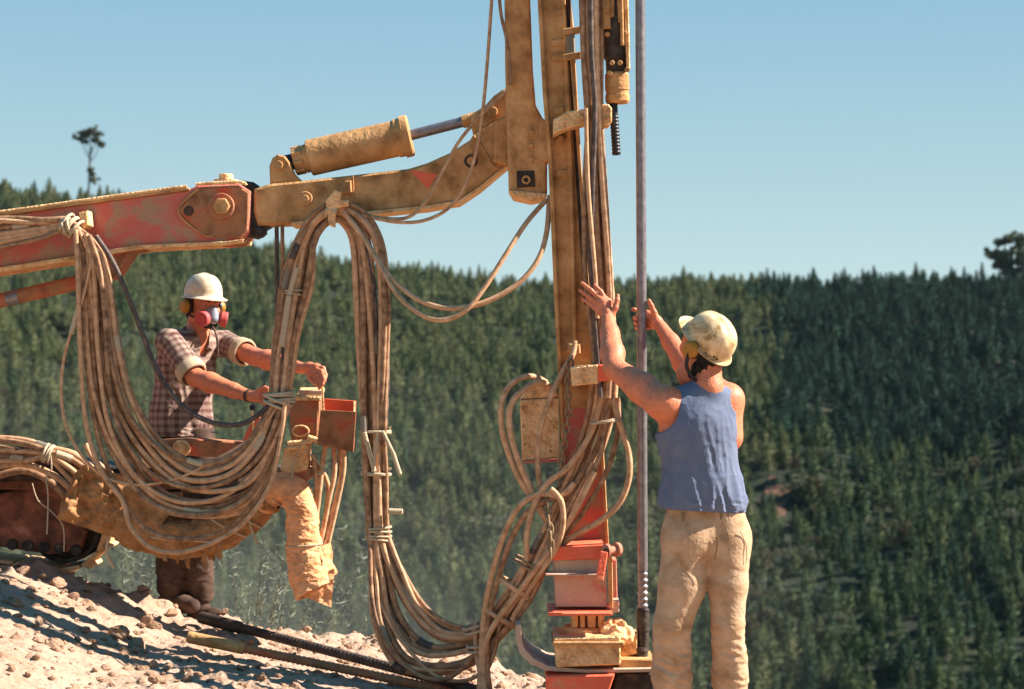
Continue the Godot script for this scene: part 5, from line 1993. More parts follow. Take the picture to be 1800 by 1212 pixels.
func hard_hat(c: Vector3, b: Basis, m: Material, parent: Node, called: String) -> void:
	var mb := MB.new()
	var seg := 48
	var rings := 15
	var pts := []
	for side in 2:
		var shrink := 1.0 if side == 0 else 0.97
		for j in rings + 4:
			var row := []
			for i in seg:
				var a := TAU * i / seg
				var sx := sin(a)
				var cz := cos(a)
				var p: Vector3
				if j <= rings:
					var ph := (PI / 2.0) * j / rings
					var rr := pow(sin(ph), 0.88)
					p = Vector3(sx * 0.112 * rr, 0.138 * pow(maxf(cos(ph), 0.0), 0.80), cz * 0.138 * rr)
					var rid := 0.007 * exp(-pow(p.x / 0.016, 2.0)) + 0.004 * exp(-pow((absf(p.x) - 0.052) / 0.012, 2.0))
					p.y += rid * smoothstep(0.02, 0.07, p.y) * smoothstep(0.15, 0.08, absf(p.z))
					p *= shrink
				else:
					var f := float(j - rings) / 3.0
					var brim := 0.016 + 0.034 * pow(maxf(cz, 0.0), 2.5)
					var n2 := Vector3(sx / 0.112, 0, cz / 0.138).normalized()
					p = Vector3(sx * 0.112, -0.014 * f - 0.012 * f * pow(maxf(cz, 0.0), 2.0), cz * 0.138) * Vector3(shrink, 1, shrink) + n2 * brim * f
					p.y -= 0.003 * side
				row.append(c + b * (p * 0.85))
			pts.append(row)
	var nr := rings + 4
	for side in 2:
		var o := mb.v.size()
		for j in nr:
			for i in seg:
				var r0: Array = pts[side * nr + maxi(j - 1, 0)]
				var r1: Array = pts[side * nr + mini(j + 1, nr - 1)]
				var rw: Array = pts[side * nr + j]
				var dv: Vector3 = r1[i] - r0[i]
				var du: Vector3 = rw[(i + 1) % seg] - rw[(i + seg - 1) % seg]
				var nn := dv.cross(du).normalized()
				if j == 0:
					nn = b.y
				mb.vert(rw[i], nn if side == 0 else -nn)
		for j in nr - 1:
			for i in seg:
				var a := o + j * seg + i
				var d := o + j * seg + (i + 1) % seg
				if side == 1:
					mb.idx.append_array([a, a + seg, d, d, a + seg, d + seg])
				else:
					mb.idx.append_array([a, d, a + seg, d, d + seg, a + seg])
	# rim edge
	var edge := PackedVector3Array()
	for i in seg + 1:
		var q: Vector3 = pts[nr - 1][i % seg]
		edge.append(q)
	mb.tube(edge, 0.0035, 6)
	part(mb, called, m, parent)


func ear_muff(c: Vector3, b: Basis, s: float, parent: Node) -> void:
	var o := section("ear_muff", parent)
	var mb := MB.new()
	var ctr := c + b * Vector3(0.082 * s, -0.012, -0.005)
	mb.lathe(ctr, b.x * s, [Vector2(0.010, 0.034), Vector2(0.016, 0.038), Vector2(0.032, 0.036), Vector2(0.042, 0.028), Vector2(0.045, 0.0)], 22)
	part(mb, "cup", M.muff_orange, o)
	mb = MB.new()
	mb.lathe(ctr, b.x * s, [Vector2(-0.004, 0.02), Vector2(-0.004, 0.036), Vector2(0.004, 0.042), Vector2(0.014, 0.04), Vector2(0.016, 0.02)], 22)
	part(mb, "cushion", M.black_rubber, o)


func hand_into(mb: MB, wrist: Vector3, palm: Array, fingers: Array) -> void:
	var lo := wrist
	var hi := wrist
	for f in fingers:
		for p in f:
			lo = lo.min(p[0])
			hi = hi.max(p[0])
	for p in palm:
		lo = lo.min(p[0])
		hi = hi.max(p[0])
	var e := Vector3(0.04, 0.04, 0.04)
	var fl := Field.new(lo - e, hi + e, 0.0034)
	for i in palm.size() - 1:
		fl.cap(palm[i][0], palm[i + 1][0], palm[i][1], palm[i + 1][1], 0.018)
	for f in fingers:
		fl.chain(f, 0.006)
	fl.mesh_into(mb)


func jp(px: float, py: float, d: float, r: float) -> Array:
	return [at(px, py, d), r]


func boot(mb: MB, ankle: Vector3, toe_dir: Vector3) -> void:
	var e := Vector3(0.3, 0.25, 0.3)
	var fl := Field.new(ankle - e, ankle + e, 0.010)
	fl.cap(ankle + Vector3(0, 0.12, 0), ankle + Vector3(0, -0.02, 0), 0.055, 0.05, 0.03)
	fl.chain([[ankle + Vector3(0, -0.035, 0) - toe_dir * 0.04, 0.045], [ankle + Vector3(0, -0.038, 0) + toe_dir * 0.1, 0.046], [ankle + Vector3(0, -0.042, 0) + toe_dir * 0.17, 0.038]], 0.03)
	fl.cut(ankle - Vector3(0, 0.085, 0), Vector3.DOWN)
	fl.mesh_into(mb)


func build_rod_handler() -> void:
	var foot := at(1235, 1300, 8.45)
	foot.y = earth_y(foot.x, foot.z)
	var who := thing("person", foot, "person in blue singlet, cream jeans and stained hard hat reaching up to the mast", "person")
	# joints
	var shl := at(1170, 712, 8.38)
	var ell := at(1080, 648, 8.56)
	var wrl := at(1069, 562, 8.82)
	var shr := at(1280, 702, 8.50)
	var elr := at(1222, 668, 8.66)
	var wrr := at(1161, 574, 8.93)
	var neck := at(1246, 684, 8.40)
	var headc := at(1241, 606, 8.42)
	var b := face_basis(Vector3(-0.66, 0.55, -0.5), Vector3(0.52, 0.66, 0.54))
	# ---- skin: one body surface, then head and hands on finer grids of the same mesh
	var lo := at(1040, 1330, 8.9)
	var hi := at(1340, 540, 8.2)
	var fl := Field.new(Vector3(lo.x, minf(lo.y, foot.y), lo.z - 0.15), Vector3(hi.x, hi.y, hi.z + 0.1), 0.011)
	var tw := Basis(Vector3.UP, 0.26)
	fl.blob(at(1224, 752, 8.44), Vector3(0.165, 0.17, 0.105), tw, 0.05)
	fl.blob(at(1232, 850, 8.44), Vector3(0.150, 0.2, 0.10), tw, 0.08)
	fl.cap(at(1185, 714, 8.41), at(1278, 706, 8.47), 0.058, 0.056, 0.05)
	fl.cap(at(1225, 705, 8.43), neck, 0.060, 0.056, 0.05)
	fl.cap(neck, at(1246, 640, 8.42), 0.057, 0.055, 0.03)
	fl.chain([[shl, 0.066], [shl.lerp(ell, 0.45), 0.064], [ell, 0.046]], 0.03)
	fl.blob(shl + Vector3(-0.01, 0.01, 0.0), Vector3(0.078, 0.066, 0.07), Basis(), 0.04)
	fl.chain([[ell, 0.045], [ell.lerp(wrl, 0.3), 0.053], [ell.lerp(wrl, 0.7), 0.041], [wrl, 0.031]], 0.02)
	fl.cap(shr, at(1286, 770, 8.46), 0.058, 0.05, 0.05)
	fl.chain([[shr, 0.060], [shr.lerp(elr, 0.45), 0.056], [elr, 0.044]], 0.04)
	fl.chain([[elr, 0.044], [elr.lerp(wrr, 0.3), 0.050], [elr.lerp(wrr, 0.7), 0.038], [wrr, 0.029]], 0.02)
	for q in [[1207, 940, 1182, 1100, 1188, 1275], [1280, 942, 1281, 1095, 1289, 1280]]:
		fl.chain([[at(q[0], q[1], 8.44), 0.085], [at(q[2], q[3], 8.42), 0.055], [at(q[4], q[5], 8.46), 0.042]], 0.03)
	var mb := MB.new()
	fl.mesh_into(mb)
	head_into(mb, headc, b)
	# left hand laid flat against the hoses, fingers spread up and over
	var k := 8.86
	hand_into(mb, wrl, [jp(1069, 570, 8.81, 0.028), jp(1068, 552, 8.84, 0.026), jp(1058, 532, k, 0.024), jp(1068, 532, k, 0.022)], [
		[jp(1066, 545, 8.85, 0.014), jp(1064, 526, k, 0.0115), jp(1056, 513, k + 0.005, 0.0105), jp(1046, 502, k + 0.01, 0.0085)],
		[jp(1060, 545, 8.85, 0.014), jp(1054, 525, k, 0.0115), jp(1039, 511, k + 0.004, 0.0105), jp(1023, 498, k + 0.012, 0.0085)],
		[jp(1056, 548, 8.85, 0.014), jp(1048, 532, k, 0.011), jp(1034, 521, k + 0.004, 0.010), jp(1020, 511, k + 0.012, 0.008)],
		[jp(1056, 552, 8.85, 0.013), jp(1045, 541, k, 0.010), jp(1034, 532, k + 0.006, 0.009), jp(1024, 526, k + 0.014, 0.0075)],
		[jp(1074, 556, 8.83, 0.016), jp(1082, 541, 8.83, 0.013), jp(1085, 528, 8.835, 0.0115), jp(1086, 520, 8.84, 0.009)]])
	# hand closed behind the rod, thumb up, fingers round it
	hand_into(mb, wrr, [jp(1164, 578, 8.93, 0.026), jp(1154, 566, 8.955, 0.025), jp(1142, 556, 8.985, 0.021), jp(1146, 566, 8.985, 0.021)], [
		[jp(1150, 556, 8.98, 0.013), jp(1138, 550, 9.0, 0.0115), jp(1124, 547, 8.995, 0.0105), jp(1113, 544, 8.975, 0.0085)],
		[jp(1148, 562, 8.985, 0.013), jp(1136, 560, 9.005, 0.0115), jp(1122, 558, 9.0, 0.0105), jp(1116, 559, 8.965, 0.009), jp(1119, 561, 8.935, 0.008)],
		[jp(1150, 568, 8.985, 0.013), jp(1138, 568, 9.005, 0.011), jp(1124, 567, 9.0, 0.010), jp(1117, 568, 8.965, 0.009), jp(1120, 570, 8.935, 0.0075)],
		[jp(1152, 574, 8.98, 0.012), jp(1140, 576, 9.0, 0.010), jp(1126, 576, 8.995, 0.0095), jp(1119, 577, 8.965, 0.008), jp(1121, 578, 8.94, 0.007)],
		[jp(1156, 566, 8.95, 0.017), jp(1150, 550, 8.945, 0.0135), jp(1145, 538, 8.94, 0.0115), jp(1141, 529, 8.935, 0.0095)]])
	part(mb, "body", M.skin_tan, who)
	# hair under the hat
	mb = MB.new()
	var e := Vector3(0.17, 0.2, 0.17)
	fl = Field.new(headc - e, headc + e, 0.006)
	fl.blob(headc + b * Vector3(0, 0.012, -0.03), Vector3(0.083, 0.082, 0.083), b, 0.02)
	fl.blob(headc + b * Vector3(0, -0.07, -0.066), Vector3(0.072, 0.066, 0.046), b, 0.02)
	fl.blob(headc + b * Vector3(0, -0.115, -0.06), Vector3(0.055, 0.035, 0.035), b, 0.02)
	var hz := Bend.new()
	hz.nz.frequency = 40.0
	hz.amp = 0.012
	fl.warp(hz)
	fl.cut(headc + b * Vector3(0, 0, 0.02), b.z)
	fl.mesh_into(mb)
	part(mb, "hair", M.hair_dark, who)
	hard_hat(headc + b * Vector3(0, 0.024, 0.0), b, M.helmet_dirty, who, "hard_hat")
	for s in [-1.0, 1.0]:
		ear_muff(headc, b, s, who)
	mb = MB.new()
	mb.tube(spline([headc + b * Vector3(0.118, -0.01, -0.01), headc + b * Vector3(0.115, -0.075, -0.05), headc + b * Vector3(0.06, -0.11, -0.115), headc + b * Vector3(0, -0.115, -0.13), headc + b * Vector3(-0.06, -0.11, -0.115), headc + b * Vector3(-0.115, -0.075, -0.05), headc + b * Vector3(-0.118, -0.01, -0.01)], 0.015), 0.008, 8)
	part(mb, "neck_band", M.black_rubber, who)
	# ---- singlet
	lo = at(1120, 915, 8.7)
	hi = at(1335, 655, 8.2)
	fl = Field.new(Vector3(lo.x, lo.y, lo.z), Vector3(hi.x, hi.y, hi.z), 0.0075)
	fl.blob(at(1224, 752, 8.44), Vector3(0.182, 0.185, 0.145), tw, 0.05)
	fl.blob(at(1234, 856, 8.44), Vector3(0.178, 0.23, 0.142), tw, 0.08)
	fl.cap(at(1205, 885, 8.43), at(1268, 885, 8.45), 0.105, 0.105, 0.05)
	fl.cap(at(1192, 714, 8.41), at(1276, 706, 8.46), 0.066, 0.063, 0.05)
	fl.cap(at(1225, 705, 8.43), neck, 0.067, 0.062, 0.05)
	var sf := ShirtFolds.new()
	sf.top_y = at(1230, 700, 8.4).y
	sf.hem_y = at(1230, 898, 8.4).y
	fl.warp(sf)
	fl.cap(at(1147, 716, 8.0), at(1147, 716, 8.9), 0.112, 0.112, 0.01, true)
	fl.cap(at(1320, 702, 8.0), at(1320, 702, 8.9), 0.085, 0.085, 0.01, true)
	fl.cap(at(1246, 655, 8.3), at(1244, 655, 8.5), 0.062, 0.066, 0.01, true)
	fl.cut(at(1235, 900, 8.35), Vector3(-0.06, -1, 0.02).normalized())
	mb = MB.new()
	fl.mesh_into(mb)
	part(mb, "singlet", M.tank_blue, who)
	# ---- jeans
	lo = at(1115, 1310, 8.75)
	hi = at(1345, 880, 8.15)
	fl = Field.new(Vector3(lo.x, minf(lo.y, foot.y), lo.z), Vector3(hi.x, hi.y, hi.z), 0.0085)
	fl.cap(at(1212, 895, 8.44), at(1210, 940, 8.44), 0.096, 0.104, 0.06)
	fl.cap(at(1268, 895, 8.44), at(1276, 940, 8.44), 0.094, 0.104, 0.06)
	fl.blob(at(1214, 952, 8.415), Vector3(0.108, 0.115, 0.10), tw, 0.07)
	fl.blob(at(1286, 954, 8.445), Vector3(0.080, 0.11, 0.09), tw, 0.03)
	fl.chain([[at(1208, 955, 8.43), 0.106], [at(1199, 1030, 8.41), 0.099], [at(1182, 1100, 8.40), 0.078], [at(1181, 1190, 8.44), 0.081], [at(1190, 1290, 8.48), 0.076]], 0.02)
	fl.cap(at(1243, 930, 8.44), at(1243, 968, 8.44), 0.08, 0.05, 0.04)
	fl.chain([[at(1278, 955, 8.43), 0.100], [at(1280, 1030, 8.42), 0.082], [at(1280, 1100, 8.41), 0.068], [at(1284, 1190, 8.45), 0.073], [at(1290, 1290, 8.49), 0.070]], 0.02)
	var jf := JeansFolds.new()
	jf.knee_y = at(1200, 1100, 8.42).y
	jf.seat_y = at(1200, 1000, 8.42).y
	fl.warp(jf)
	fl.cut(at(1240, 893, 8.4), Vector3(0.0, 1, 0))
	mb = MB.new()
	fl.mesh_into(mb)
	var jeans := part(mb, "jeans", M.jeans, who)
	for q in [[[1263, 940], [1260, 965], [1256, 985]], [[1301, 934], [1312, 960], [1312, 990]], [[1280, 936], [1283, 960], [1280, 982]], [[1215, 936], [1212, 960], [1214, 985]]]:
		mb = MB.new()
		var seam := []
		for p in q:
			# rest the stitching on the cloth
			var d := 8.2
			while d < 8.5:
				var w := at(p[0], p[1], d)
				var ix := int((w.x - fl.o.x) / fl.h)
				var iy := int((w.y - fl.o.y) / fl.h)
				var iz := int((w.z - fl.o.z) / fl.h)
				if ix >= 0 and iy >= 0 and iz >= 0 and ix < fl.nx and iy < fl.ny and iz < fl.nz and fl.f[(iz * fl.ny + iy) * fl.nx + ix] < 0.003:
					break
				d += 0.004
			seam.append(at(p[0], p[1], d))
		mb.tube(spline(seam, 0.01), 0.0016, 5)
		part(mb, "seam", M.thread_brown, jeans)
	for q in [[1268, 900, 8.345], [1280, 900, 8.35], [1200, 902, 8.335]]:
		mb = MB.new()
		mb.box(Transform3D(eye.basis, at(q[0], q[1] + 7, q[2])), Vector3(0.010, 0.036, 0.012), 0.002)
		part(mb, "belt_loop", M.thread_brown, jeans)
	for q in [[1190, 8.48], [1290, 8.50]]:
		mb = MB.new()
		var an := at(q[0], 1290, q[1])
		an.y = earth_y(an.x, an.z) + 0.083
		boot(mb, an, Vector3(-0.25, 0, -1).normalized())
		part(mb, "boot", M.dark_trousers, who)


func build_operator() -> void:
	var foot := at(325, 1060, 10.6)
	foot.y = earth_y(foot.x, foot.z)
	var who := thing("person", foot, "person in plaid shirt, white hard hat and pink-filtered respirator working the control levers", "person")
	var shn := at(297, 602, 10.42)
	var eln := at(343, 664, 10.28)
	var wrn := at(440, 697, 10.06)
	var shf := at(388, 602, 10.72)
	var elf := at(448, 628, 10.48)
	var wrf := at(532, 648, 10.12)
	var neck := at(345, 582, 10.58)
	var headc := at(357, 536, 10.56)
	var b := face_basis(Vector3(0.60, -0.22, 0.77), Vector3(0.14, 1.0, 0.18))
	var lo := at(230, 1090, 10.9)
	var hi := at(580, 560, 9.9)
	var fl := Field.new(Vector3(lo.x, minf(lo.y, foot.y) - 0.02, lo.z), hi, 0.012)
	var tw := Basis(Vector3.UP, 0.75)
	fl.blob(at(326, 645, 10.58), Vector3(0.155, 0.18, 0.10), tw, 0.06)
	fl.blob(at(320, 720, 10.58), Vector3(0.145, 0.2, 0.10), tw, 0.08)
	fl.cap(shn, shf, 0.055, 0.055, 0.06)
	fl.cap(neck + Vector3(0, -0.05, 0), neck + Vector3(0.02, 0.08, 0), 0.062, 0.055, 0.04)
	fl.chain([[shn, 0.06], [shn.lerp(eln, 0.5), 0.054], [eln, 0.045]], 0.03)
	fl.chain([[eln, 0.046], [eln.lerp(wrn, 0.28), 0.052], [eln.lerp(wrn, 0.7), 0.038], [wrn, 0.029]], 0.02)
	fl.chain([[shf, 0.06], [shf.lerp(elf, 0.5), 0.054], [elf, 0.046]], 0.03)
	fl.chain([[elf, 0.046], [elf.lerp(wrf, 0.28), 0.052], [elf.lerp(wrf, 0.7), 0.038], [wrf, 0.029]], 0.02)
	for q in [[300, 300], [345, 352]]:
		fl.chain([[at(q[0], 775, 10.6), 0.085], [at(q[0], 910, 10.58), 0.055], [at(q[1], 1040, 10.62), 0.04]], 0.03)
	var mb := MB.new()
	fl.mesh_into(mb)
	head_into(mb, headc, b)
	hand_into(mb, wrn, [jp(440, 697, 10.06, 0.028), jp(452, 697, 10.03, 0.028), jp(462, 694, 10.0, 0.026), jp(462, 702, 10.0, 0.024)], [
		[jp(460, 690, 10.0, 0.013), jp(470, 688, 9.97, 0.0115), jp(474, 694, 9.94, 0.0105), jp(468, 698, 9.93, 0.009)],
		[jp(461, 695, 10.0, 0.013), jp(472, 696, 9.97, 0.0115), jp(475, 702, 9.94, 0.0105), jp(468, 704, 9.93, 0.009)],
		[jp(461, 700, 10.0, 0.013), jp(471, 703, 9.97, 0.011), jp(473, 708, 9.94, 0.010), jp(467, 710, 9.93, 0.009)],
		[jp(460, 704, 10.0, 0.012), jp(468, 709, 9.97, 0.010), jp(470, 713, 9.95, 0.009), jp(464, 714, 9.94, 0.008)],
		[jp(450, 692, 10.02, 0.015), jp(458, 684, 9.98, 0.0125), jp(465, 682, 9.96, 0.011), jp(470, 683, 9.95, 0.009)]])
	hand_into(mb, wrf, [jp(530, 648, 10.12, 0.027), jp(544, 647, 10.08, 0.027), jp(556, 648, 10.04, 0.023), jp(552, 656, 10.04, 0.023)], [
		[jp(556, 645, 10.04, 0.013), jp(568, 648, 10.01, 0.0115), jp(572, 660, 9.98, 0.0105), jp(570, 670, 9.96, 0.009)],
		[jp(554, 649, 10.03, 0.013), jp(565, 654, 9.99, 0.0115), jp(569, 666, 9.96, 0.0105), jp(567, 676, 9.95, 0.009)],
		[jp(551, 653, 10.03, 0.013), jp(561, 661, 9.99, 0.011), jp(565, 672, 9.96, 0.010), jp(564, 680, 9.95, 0.0085)],
		[jp(547, 656, 10.03, 0.012), jp(556, 666, 10.0, 0.010), jp(560, 676, 9.97, 0.009), jp(561, 683, 9.96, 0.008)],
		[jp(540, 654, 10.08, 0.015), jp(546, 666, 10.04, 0.0125), jp(553, 674, 10.0, 0.011), jp(560, 679, 9.97, 0.009)]])
	part(mb, "body", M.skin_tan, who)
	# eyes in the shade of the brim
	for s in [-1.0, 1.0]:
		mb = MB.new()
		mb.lathe(headc + b * Vector3(0.031 * s, 0.008, 0.074), b.z, [Vector2(0, 0.011), Vector2(0.006, 0.009), Vector2(0.009, 0.005)], 12)
		part(mb, "eye", M.eye_white, who)
		mb = MB.new()
		mb.lathe(headc + b * Vector3(0.031 * s, 0.008, 0.0825), b.z, [Vector2(0, 0.005), Vector2(0.002, 0.0)], 10)
		part(mb, "pupil", M.hair_dark, who)
		mb = MB.new()
		mb.tube(spline([headc + b * Vector3(0.014 * s, 0.03, 0.088), headc + b * Vector3(0.034 * s, 0.036, 0.084), headc + b * Vector3(0.054 * s, 0.028, 0.07)], 0.005), 0.0045, 5)
		part(mb, "eyebrow", M.hair_dark, who)
	# hair and sideburns
	var e := Vector3(0.16, 0.17, 0.16)
	fl = Field.new(headc - e, headc + e, 0.006)
	fl.blob(headc + b * Vector3(0, 0.012, -0.026), Vector3(0.083, 0.085, 0.088), b, 0.02)
	fl.blob(headc + b * Vector3(0, -0.06, -0.06), Vector3(0.06, 0.04, 0.036), b, 0.02)
	var hz := Bend.new()
	hz.nz.frequency = 40.0
	hz.amp = 0.012
	fl.warp(hz)
	fl.cut(headc + b * Vector3(0, 0, 0.018), b.z)
	mb = MB.new()
	fl.mesh_into(mb)
	part(mb, "hair", M.hair_dark, who)
	hard_hat(headc + b * Vector3(0, 0.046, -0.012), face_basis(Vector3(0.62, -0.10, 0.76), Vector3(0.05, 1.0, 0.05)), M.helmet_clean, who, "hard_hat")
	for s in [-1.0, 1.0]:
		ear_muff(headc, b, s, who)
	# respirator
	var rs := section("respirator", who)
	fl = Field.new(headc - e, headc + e, 0.005)
	fl.blob(headc + b * Vector3(0, -0.046, 0.090), Vector3(0.047, 0.052, 0.040), b, 0.02)
	fl.cap(headc + b * Vector3(0, -0.004, 0.112), headc + b * Vector3(0, -0.05, 0.124), 0.019, 0.026, 0.02)
	fl.blob(headc + b * Vector3(0, -0.085, 0.07), Vector3(0.032, 0.022, 0.03), b, 0.02)
	mb = MB.new()
	fl.mesh_into(mb)
	part(mb, "face_piece", M.mask_grey, rs)
	fl = Field.new(headc - e, headc + e, 0.006)
	fl.blob(headc + b * Vector3(0, -0.088, 0.086), Vector3(0.045, 0.026, 0.040), b, 0.02)
	fl.cap(headc + b * Vector3(-0.05, -0.06, 0.07), headc + b * Vector3(0.05, -0.06, 0.07), 0.022, 0.022, 0.02)
	mb = MB.new()
	fl.mesh_into(mb)
	part(mb, "chin_seal", M.black_rubber, rs)
	for s in [-1.0, 1.0]:
		var dirc := (b * Vector3(0.86 * s, -0.06, 0.5)).normalized()
		var cc := headc + b * Vector3(0.036 * s, -0.052, 0.106)
		var ft := section("filter", rs)
		mb = MB.new()
		mb.lathe(cc, dirc, [Vector2(-0.004, 0.0), Vector2(-0.004, 0.022), Vector2(0.012, 0.024), Vector2(0.014, 0.038), Vector2(0.018, 0.041), Vector2(0.046, 0.041), Vector2(0.05, 0.038), Vector2(0.05, 0.032), Vector2(0.046, 0.031), Vector2(0.046, 0)], 28)
		part(mb, "cartridge", M.filter_pink, ft)
		mb = MB.new()
		mb.lathe(cc, dirc, [Vector2(0.047, 0.029), Vector2(0.0485, 0.028), Vector2(0.0485, 0.0)], 24)
		part(mb, "filter_face", M.filter_face, ft)
	mb = MB.new()
	mb.lathe(headc + b * Vector3(0, -0.062, 0.128), b.z, [Vector2(-0.01, 0.018), Vector2(0.008, 0.017), Vector2(0.012, 0.012), Vector2(0.012, 0)], 18)
	part(mb, "exhale_valve", M.eye_white, rs)
	for s in [-1.0, 1.0]:
		mb = MB.new()
		mb.tube(spline([headc + b * Vector3(0.03 * s, -0.066, 0.1), headc + b * Vector3(0.072 * s, -0.06, 0.045), headc + b * Vector3(0.082 * s, -0.05, -0.02), headc + b * Vector3(0.05 * s, -0.05, -0.095)], 0.01), 0.006, 6)
		part(mb, "strap", M.black_rubber, rs)
	mb = MB.new()
	mb.tube(spline([headc + b * Vector3(0.0, -0.085, 0.105), at(380, 590, 10.42), at(383, 625, 10.40)], 0.01), 0.006, 6)
	part(mb, "hanging_strap", M.dark_trousers, rs)
	# ---- plaid shirt with rolled cuffs
	lo = at(235, 775, 10.9)
	hi = at(465, 575, 10.1)
	fl = Field.new(lo, hi, 0.0065)
	fl.blob(at(326, 648, 10.58), Vector3(0.178, 0.21, 0.128), tw, 0.06)
	fl.blob(at(318, 735, 10.58), Vector3(0.182, 0.24, 0.138), tw, 0.08)
	fl.cap(shn, shf, 0.068, 0.066, 0.06)
	fl.cap(neck + Vector3(0, -0.06, 0), neck + Vector3(0.0, -0.02, 0), 0.08, 0.07, 0.05)
	var cn0 := shn.lerp(eln, 0.80)
	var cf0 := shf.lerp(elf, 0.62)
	fl.chain([[shn, 0.074], [cn0 - (eln - shn).normalized() * 0.06, 0.074]], 0.03)
	fl.chain([[shf, 0.072], [cf0 - (elf - shf).normalized() * 0.06, 0.070]], 0.03)
	var sf := ShirtFolds.new()
	sf.top_y = at(300, 600, 10.5).y
	sf.hem_y = at(300, 770, 10.5).y
	fl.warp(sf)
	fl.cap(neck + b * Vector3(0, 0.03, 0.03), neck + b * Vector3(0, -0.10, 0.10), 0.055, 0.025, 0.01, true)
	fl.cut(at(310, 768, 10.5), Vector3.DOWN)
	mb = MB.new()
	var pl := Plaid.new()
	pl.arms = [[shn, cn0], [shf, cf0]]
	pl.nz.frequency = 1.0
	fl.mesh_into(mb, pl)
	var shirt := part(mb, "plaid_shirt", M.plaid, who)
	for q in [[shn, eln, cn0, 0.076], [shf, elf, cf0, 0.072]]:
		var dirc: Vector3 = (q[1] - q[0]).normalized()
		mb = MB.new()
		mb.lathe(q[2] - dirc * 0.025, dirc, [Vector2(0, q[3] - 0.006), Vector2(0.004, q[3] + 0.002), Vector2(0.05, q[3] + 0.004), Vector2(0.062, q[3]), Vector2(0.064, q[3] - 0.008), Vector2(0.02, q[3] - 0.012)], 26)
		part(mb, "cuff", M.rope, shirt)
	for s in [-1.0, 1.0]:
		mb = MB.new()
		mb.tube(spline([neck + b * Vector3(0.0, 0.0, -0.07), neck + b * Vector3(0.06 * s, 0.0, -0.02), neck + b * Vector3(0.062 * s, -0.025, 0.05), neck + b * Vector3(0.03 * s, -0.08, 0.10)], 0.01), 0.016, 8)
		mb.col = Color.WHITE
		for i in mb.c.size():
			mb.c[i] = pl.hue(mb.v[i])
		part(mb, "collar", M.plaid, shirt)
	# watch
	mb = MB.new()
	var fd := (wrn - eln).normalized()
	mb.lathe(wrn - fd * 0.012, fd, [Vector2(-0.009, 0.03), Vector2(-0.009, 0.0335), Vector2(0.009, 0.0335), Vector2(0.009, 0.03)], 20)
	part(mb, "watch", M.dark_trousers, who)
	# ---- trousers, belt, boots
	lo = at(225, 1080, 10.9)
	hi = at(420, 745, 10.3)
	fl = Field.new(Vector3(lo.x, minf(lo.y, foot.y), lo.z), hi, 0.011)
	fl.cap(at(300, 755, 10.58), at(300, 790, 10.58), 0.108, 0.11, 0.06)
	fl.cap(at(342, 755, 10.58), at(342, 790, 10.58), 0.105, 0.108, 0.06)
	fl.chain([[at(302, 800, 10.58), 0.10], [at(300, 910, 10.56), 0.078], [at(300, 1032, 10.6), 0.075]], 0.03)
	fl.chain([[at(345, 800, 10.58), 0.10], [at(348, 910, 10.56), 0.076], [at(352, 1045, 10.62), 0.072]], 0.03)
	var jf := JeansFolds.new()
	jf.knee_y = at(300, 940, 10.5).y
	fl.warp(jf)
	fl.cut(at(310, 752, 10.5), Vector3.UP)
	mb = MB.new()
	fl.mesh_into(mb)
	part(mb, "trousers", M.dark_trousers, who)
	mb = MB.new()
	var belt := PackedVector3Array()
	for i in 33:
		var a := TAU * i / 32.0
		belt.append(at(320, 760, 10.58) + Vector3(cos(a) * 0.158, 0, sin(a) * 0.10))
	mb.tube(belt, 0.018, 8, PackedFloat32Array())
	part(mb, "belt", M.black_rubber, who)
	mb = MB.new()
	mb.box(Transform3D(eye.basis, at(262, 772, 10.45)), Vector3(0.07, 0.09, 0.05), 0.012)
	part(mb, "belt_pouch", M.dark_trousers, who)
	for q in [[300, 10.6], [352, 10.62]]:
		mb = MB.new()
		var an := at(q[0], 1045, q[1])
		an.y = earth_y(an.x, an.z) + 0.083
		boot(mb, an, Vector3(0.8, 0, 0.6).normalized())
		part(mb, "boot", M.dark_trousers, who)


func build_people() -> void:
	build_rod_handler()
	build_operator()


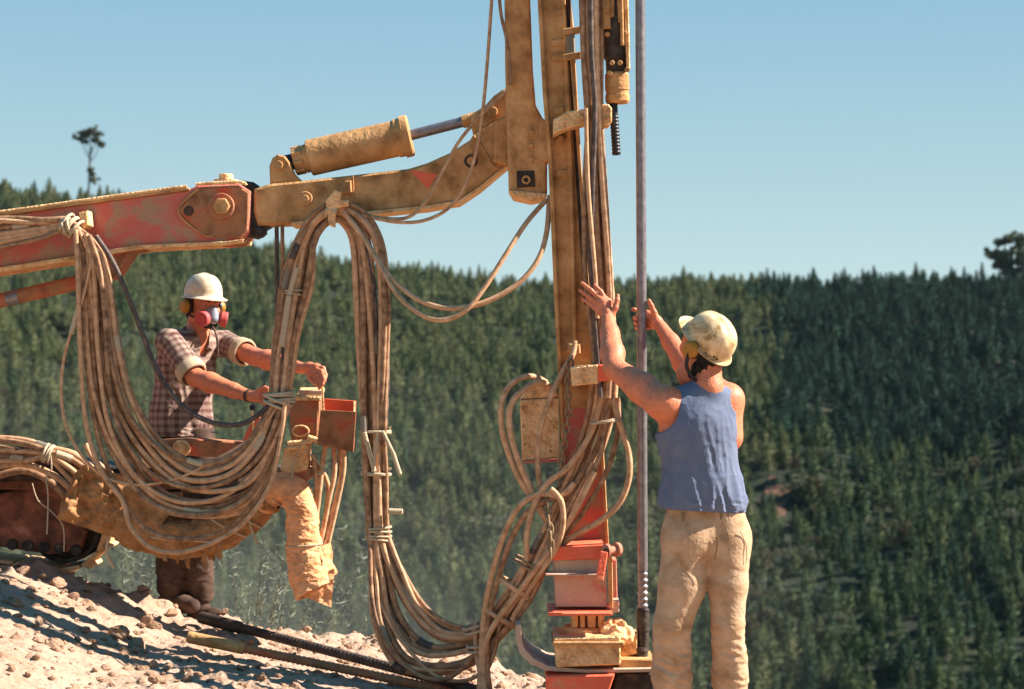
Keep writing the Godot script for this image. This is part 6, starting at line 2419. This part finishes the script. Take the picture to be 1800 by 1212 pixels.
func _ready() -> void:
	# camera: 70 mm lens, looking slightly up
	var pitch := atan((SKYLINE - 606.0) / F)
	eye = Transform3D(Basis(Vector3.RIGHT, pitch), Vector3(0, 1.4, 0))
	var cam := Camera3D.new()
	cam.name = "camera"
	add_child(cam)
	cam.transform = eye
	var look := CameraAttributesPhysical.new()
	look.frustum_focal_length = 12.0 / (606.0 / F)
	look.frustum_focus_distance = 9.2
	look.exposure_aperture = 3.6
	cam.attributes = look
	cam.fov = rad_to_deg(2.0 * atan(606.0 / F))
	cam.near = 0.1
	cam.far = 4000.0
	cam.current = true
	# sky and sun
	var env := Environment.new()
	env.background_mode = Environment.BG_SKY
	var sky := Sky.new()
	var pm := ProceduralSkyMaterial.new()
	pm.sky_top_color = lin(0.004, 0.108, 0.225)
	pm.sky_horizon_color = lin(0.250, 0.308, 0.284)
	pm.sky_curve = 0.15
	pm.ground_bottom_color = lin(0.18, 0.14, 0.10)
	pm.ground_horizon_color = lin(0.22, 0.27, 0.26)
	pm.sun_angle_max = 8.0
	pm.sun_curve = 0.05
	sky.sky_material = pm
	env.sky = sky
	env.tonemap_mode = Environment.TONE_MAPPER_LINEAR
	env.tonemap_exposure = 2.8
	env.sdfgi_enabled = true
	env.ssao_enabled = true
	env.ssil_enabled = true
	env.fog_enabled = true
	env.fog_density = 0.00003
	env.fog_light_color = lin(0.62, 0.74, 0.80)
	env.volumetric_fog_enabled = true
	env.volumetric_fog_density = 0.0
	var we := WorldEnvironment.new()
	we.name = "environment"
	we.environment = env
	add_child(we)
	var sun := DirectionalLight3D.new()
	sun.name = "sun"
	add_child(sun)
	sun.look_at_from_position(Vector3(0.80, 0.64, -0.03), Vector3.ZERO)
	sun.light_energy = 1.6
	sun.light_color = Color(1.0, 0.975, 0.94)
	sun.light_angular_distance = 0.5
	sun.shadow_enabled = true
	make_materials()
	build_land()
	build_rocks()
	build_forest()
	build_ridge_trees()
	build_scrub()
	build_dust()
	rig = thing("drill_rig", at(0, 1000, 10.4), "red dust-caked crawler drill rig with a long boom, tall mast and draped hoses", "drill rig")
	rng.seed = 3
	build_crawler()
	build_boom()
	build_mast()
	build_foot()
	build_console()
	build_hoses()
	build_canvas()
	build_rods()
	build_people()
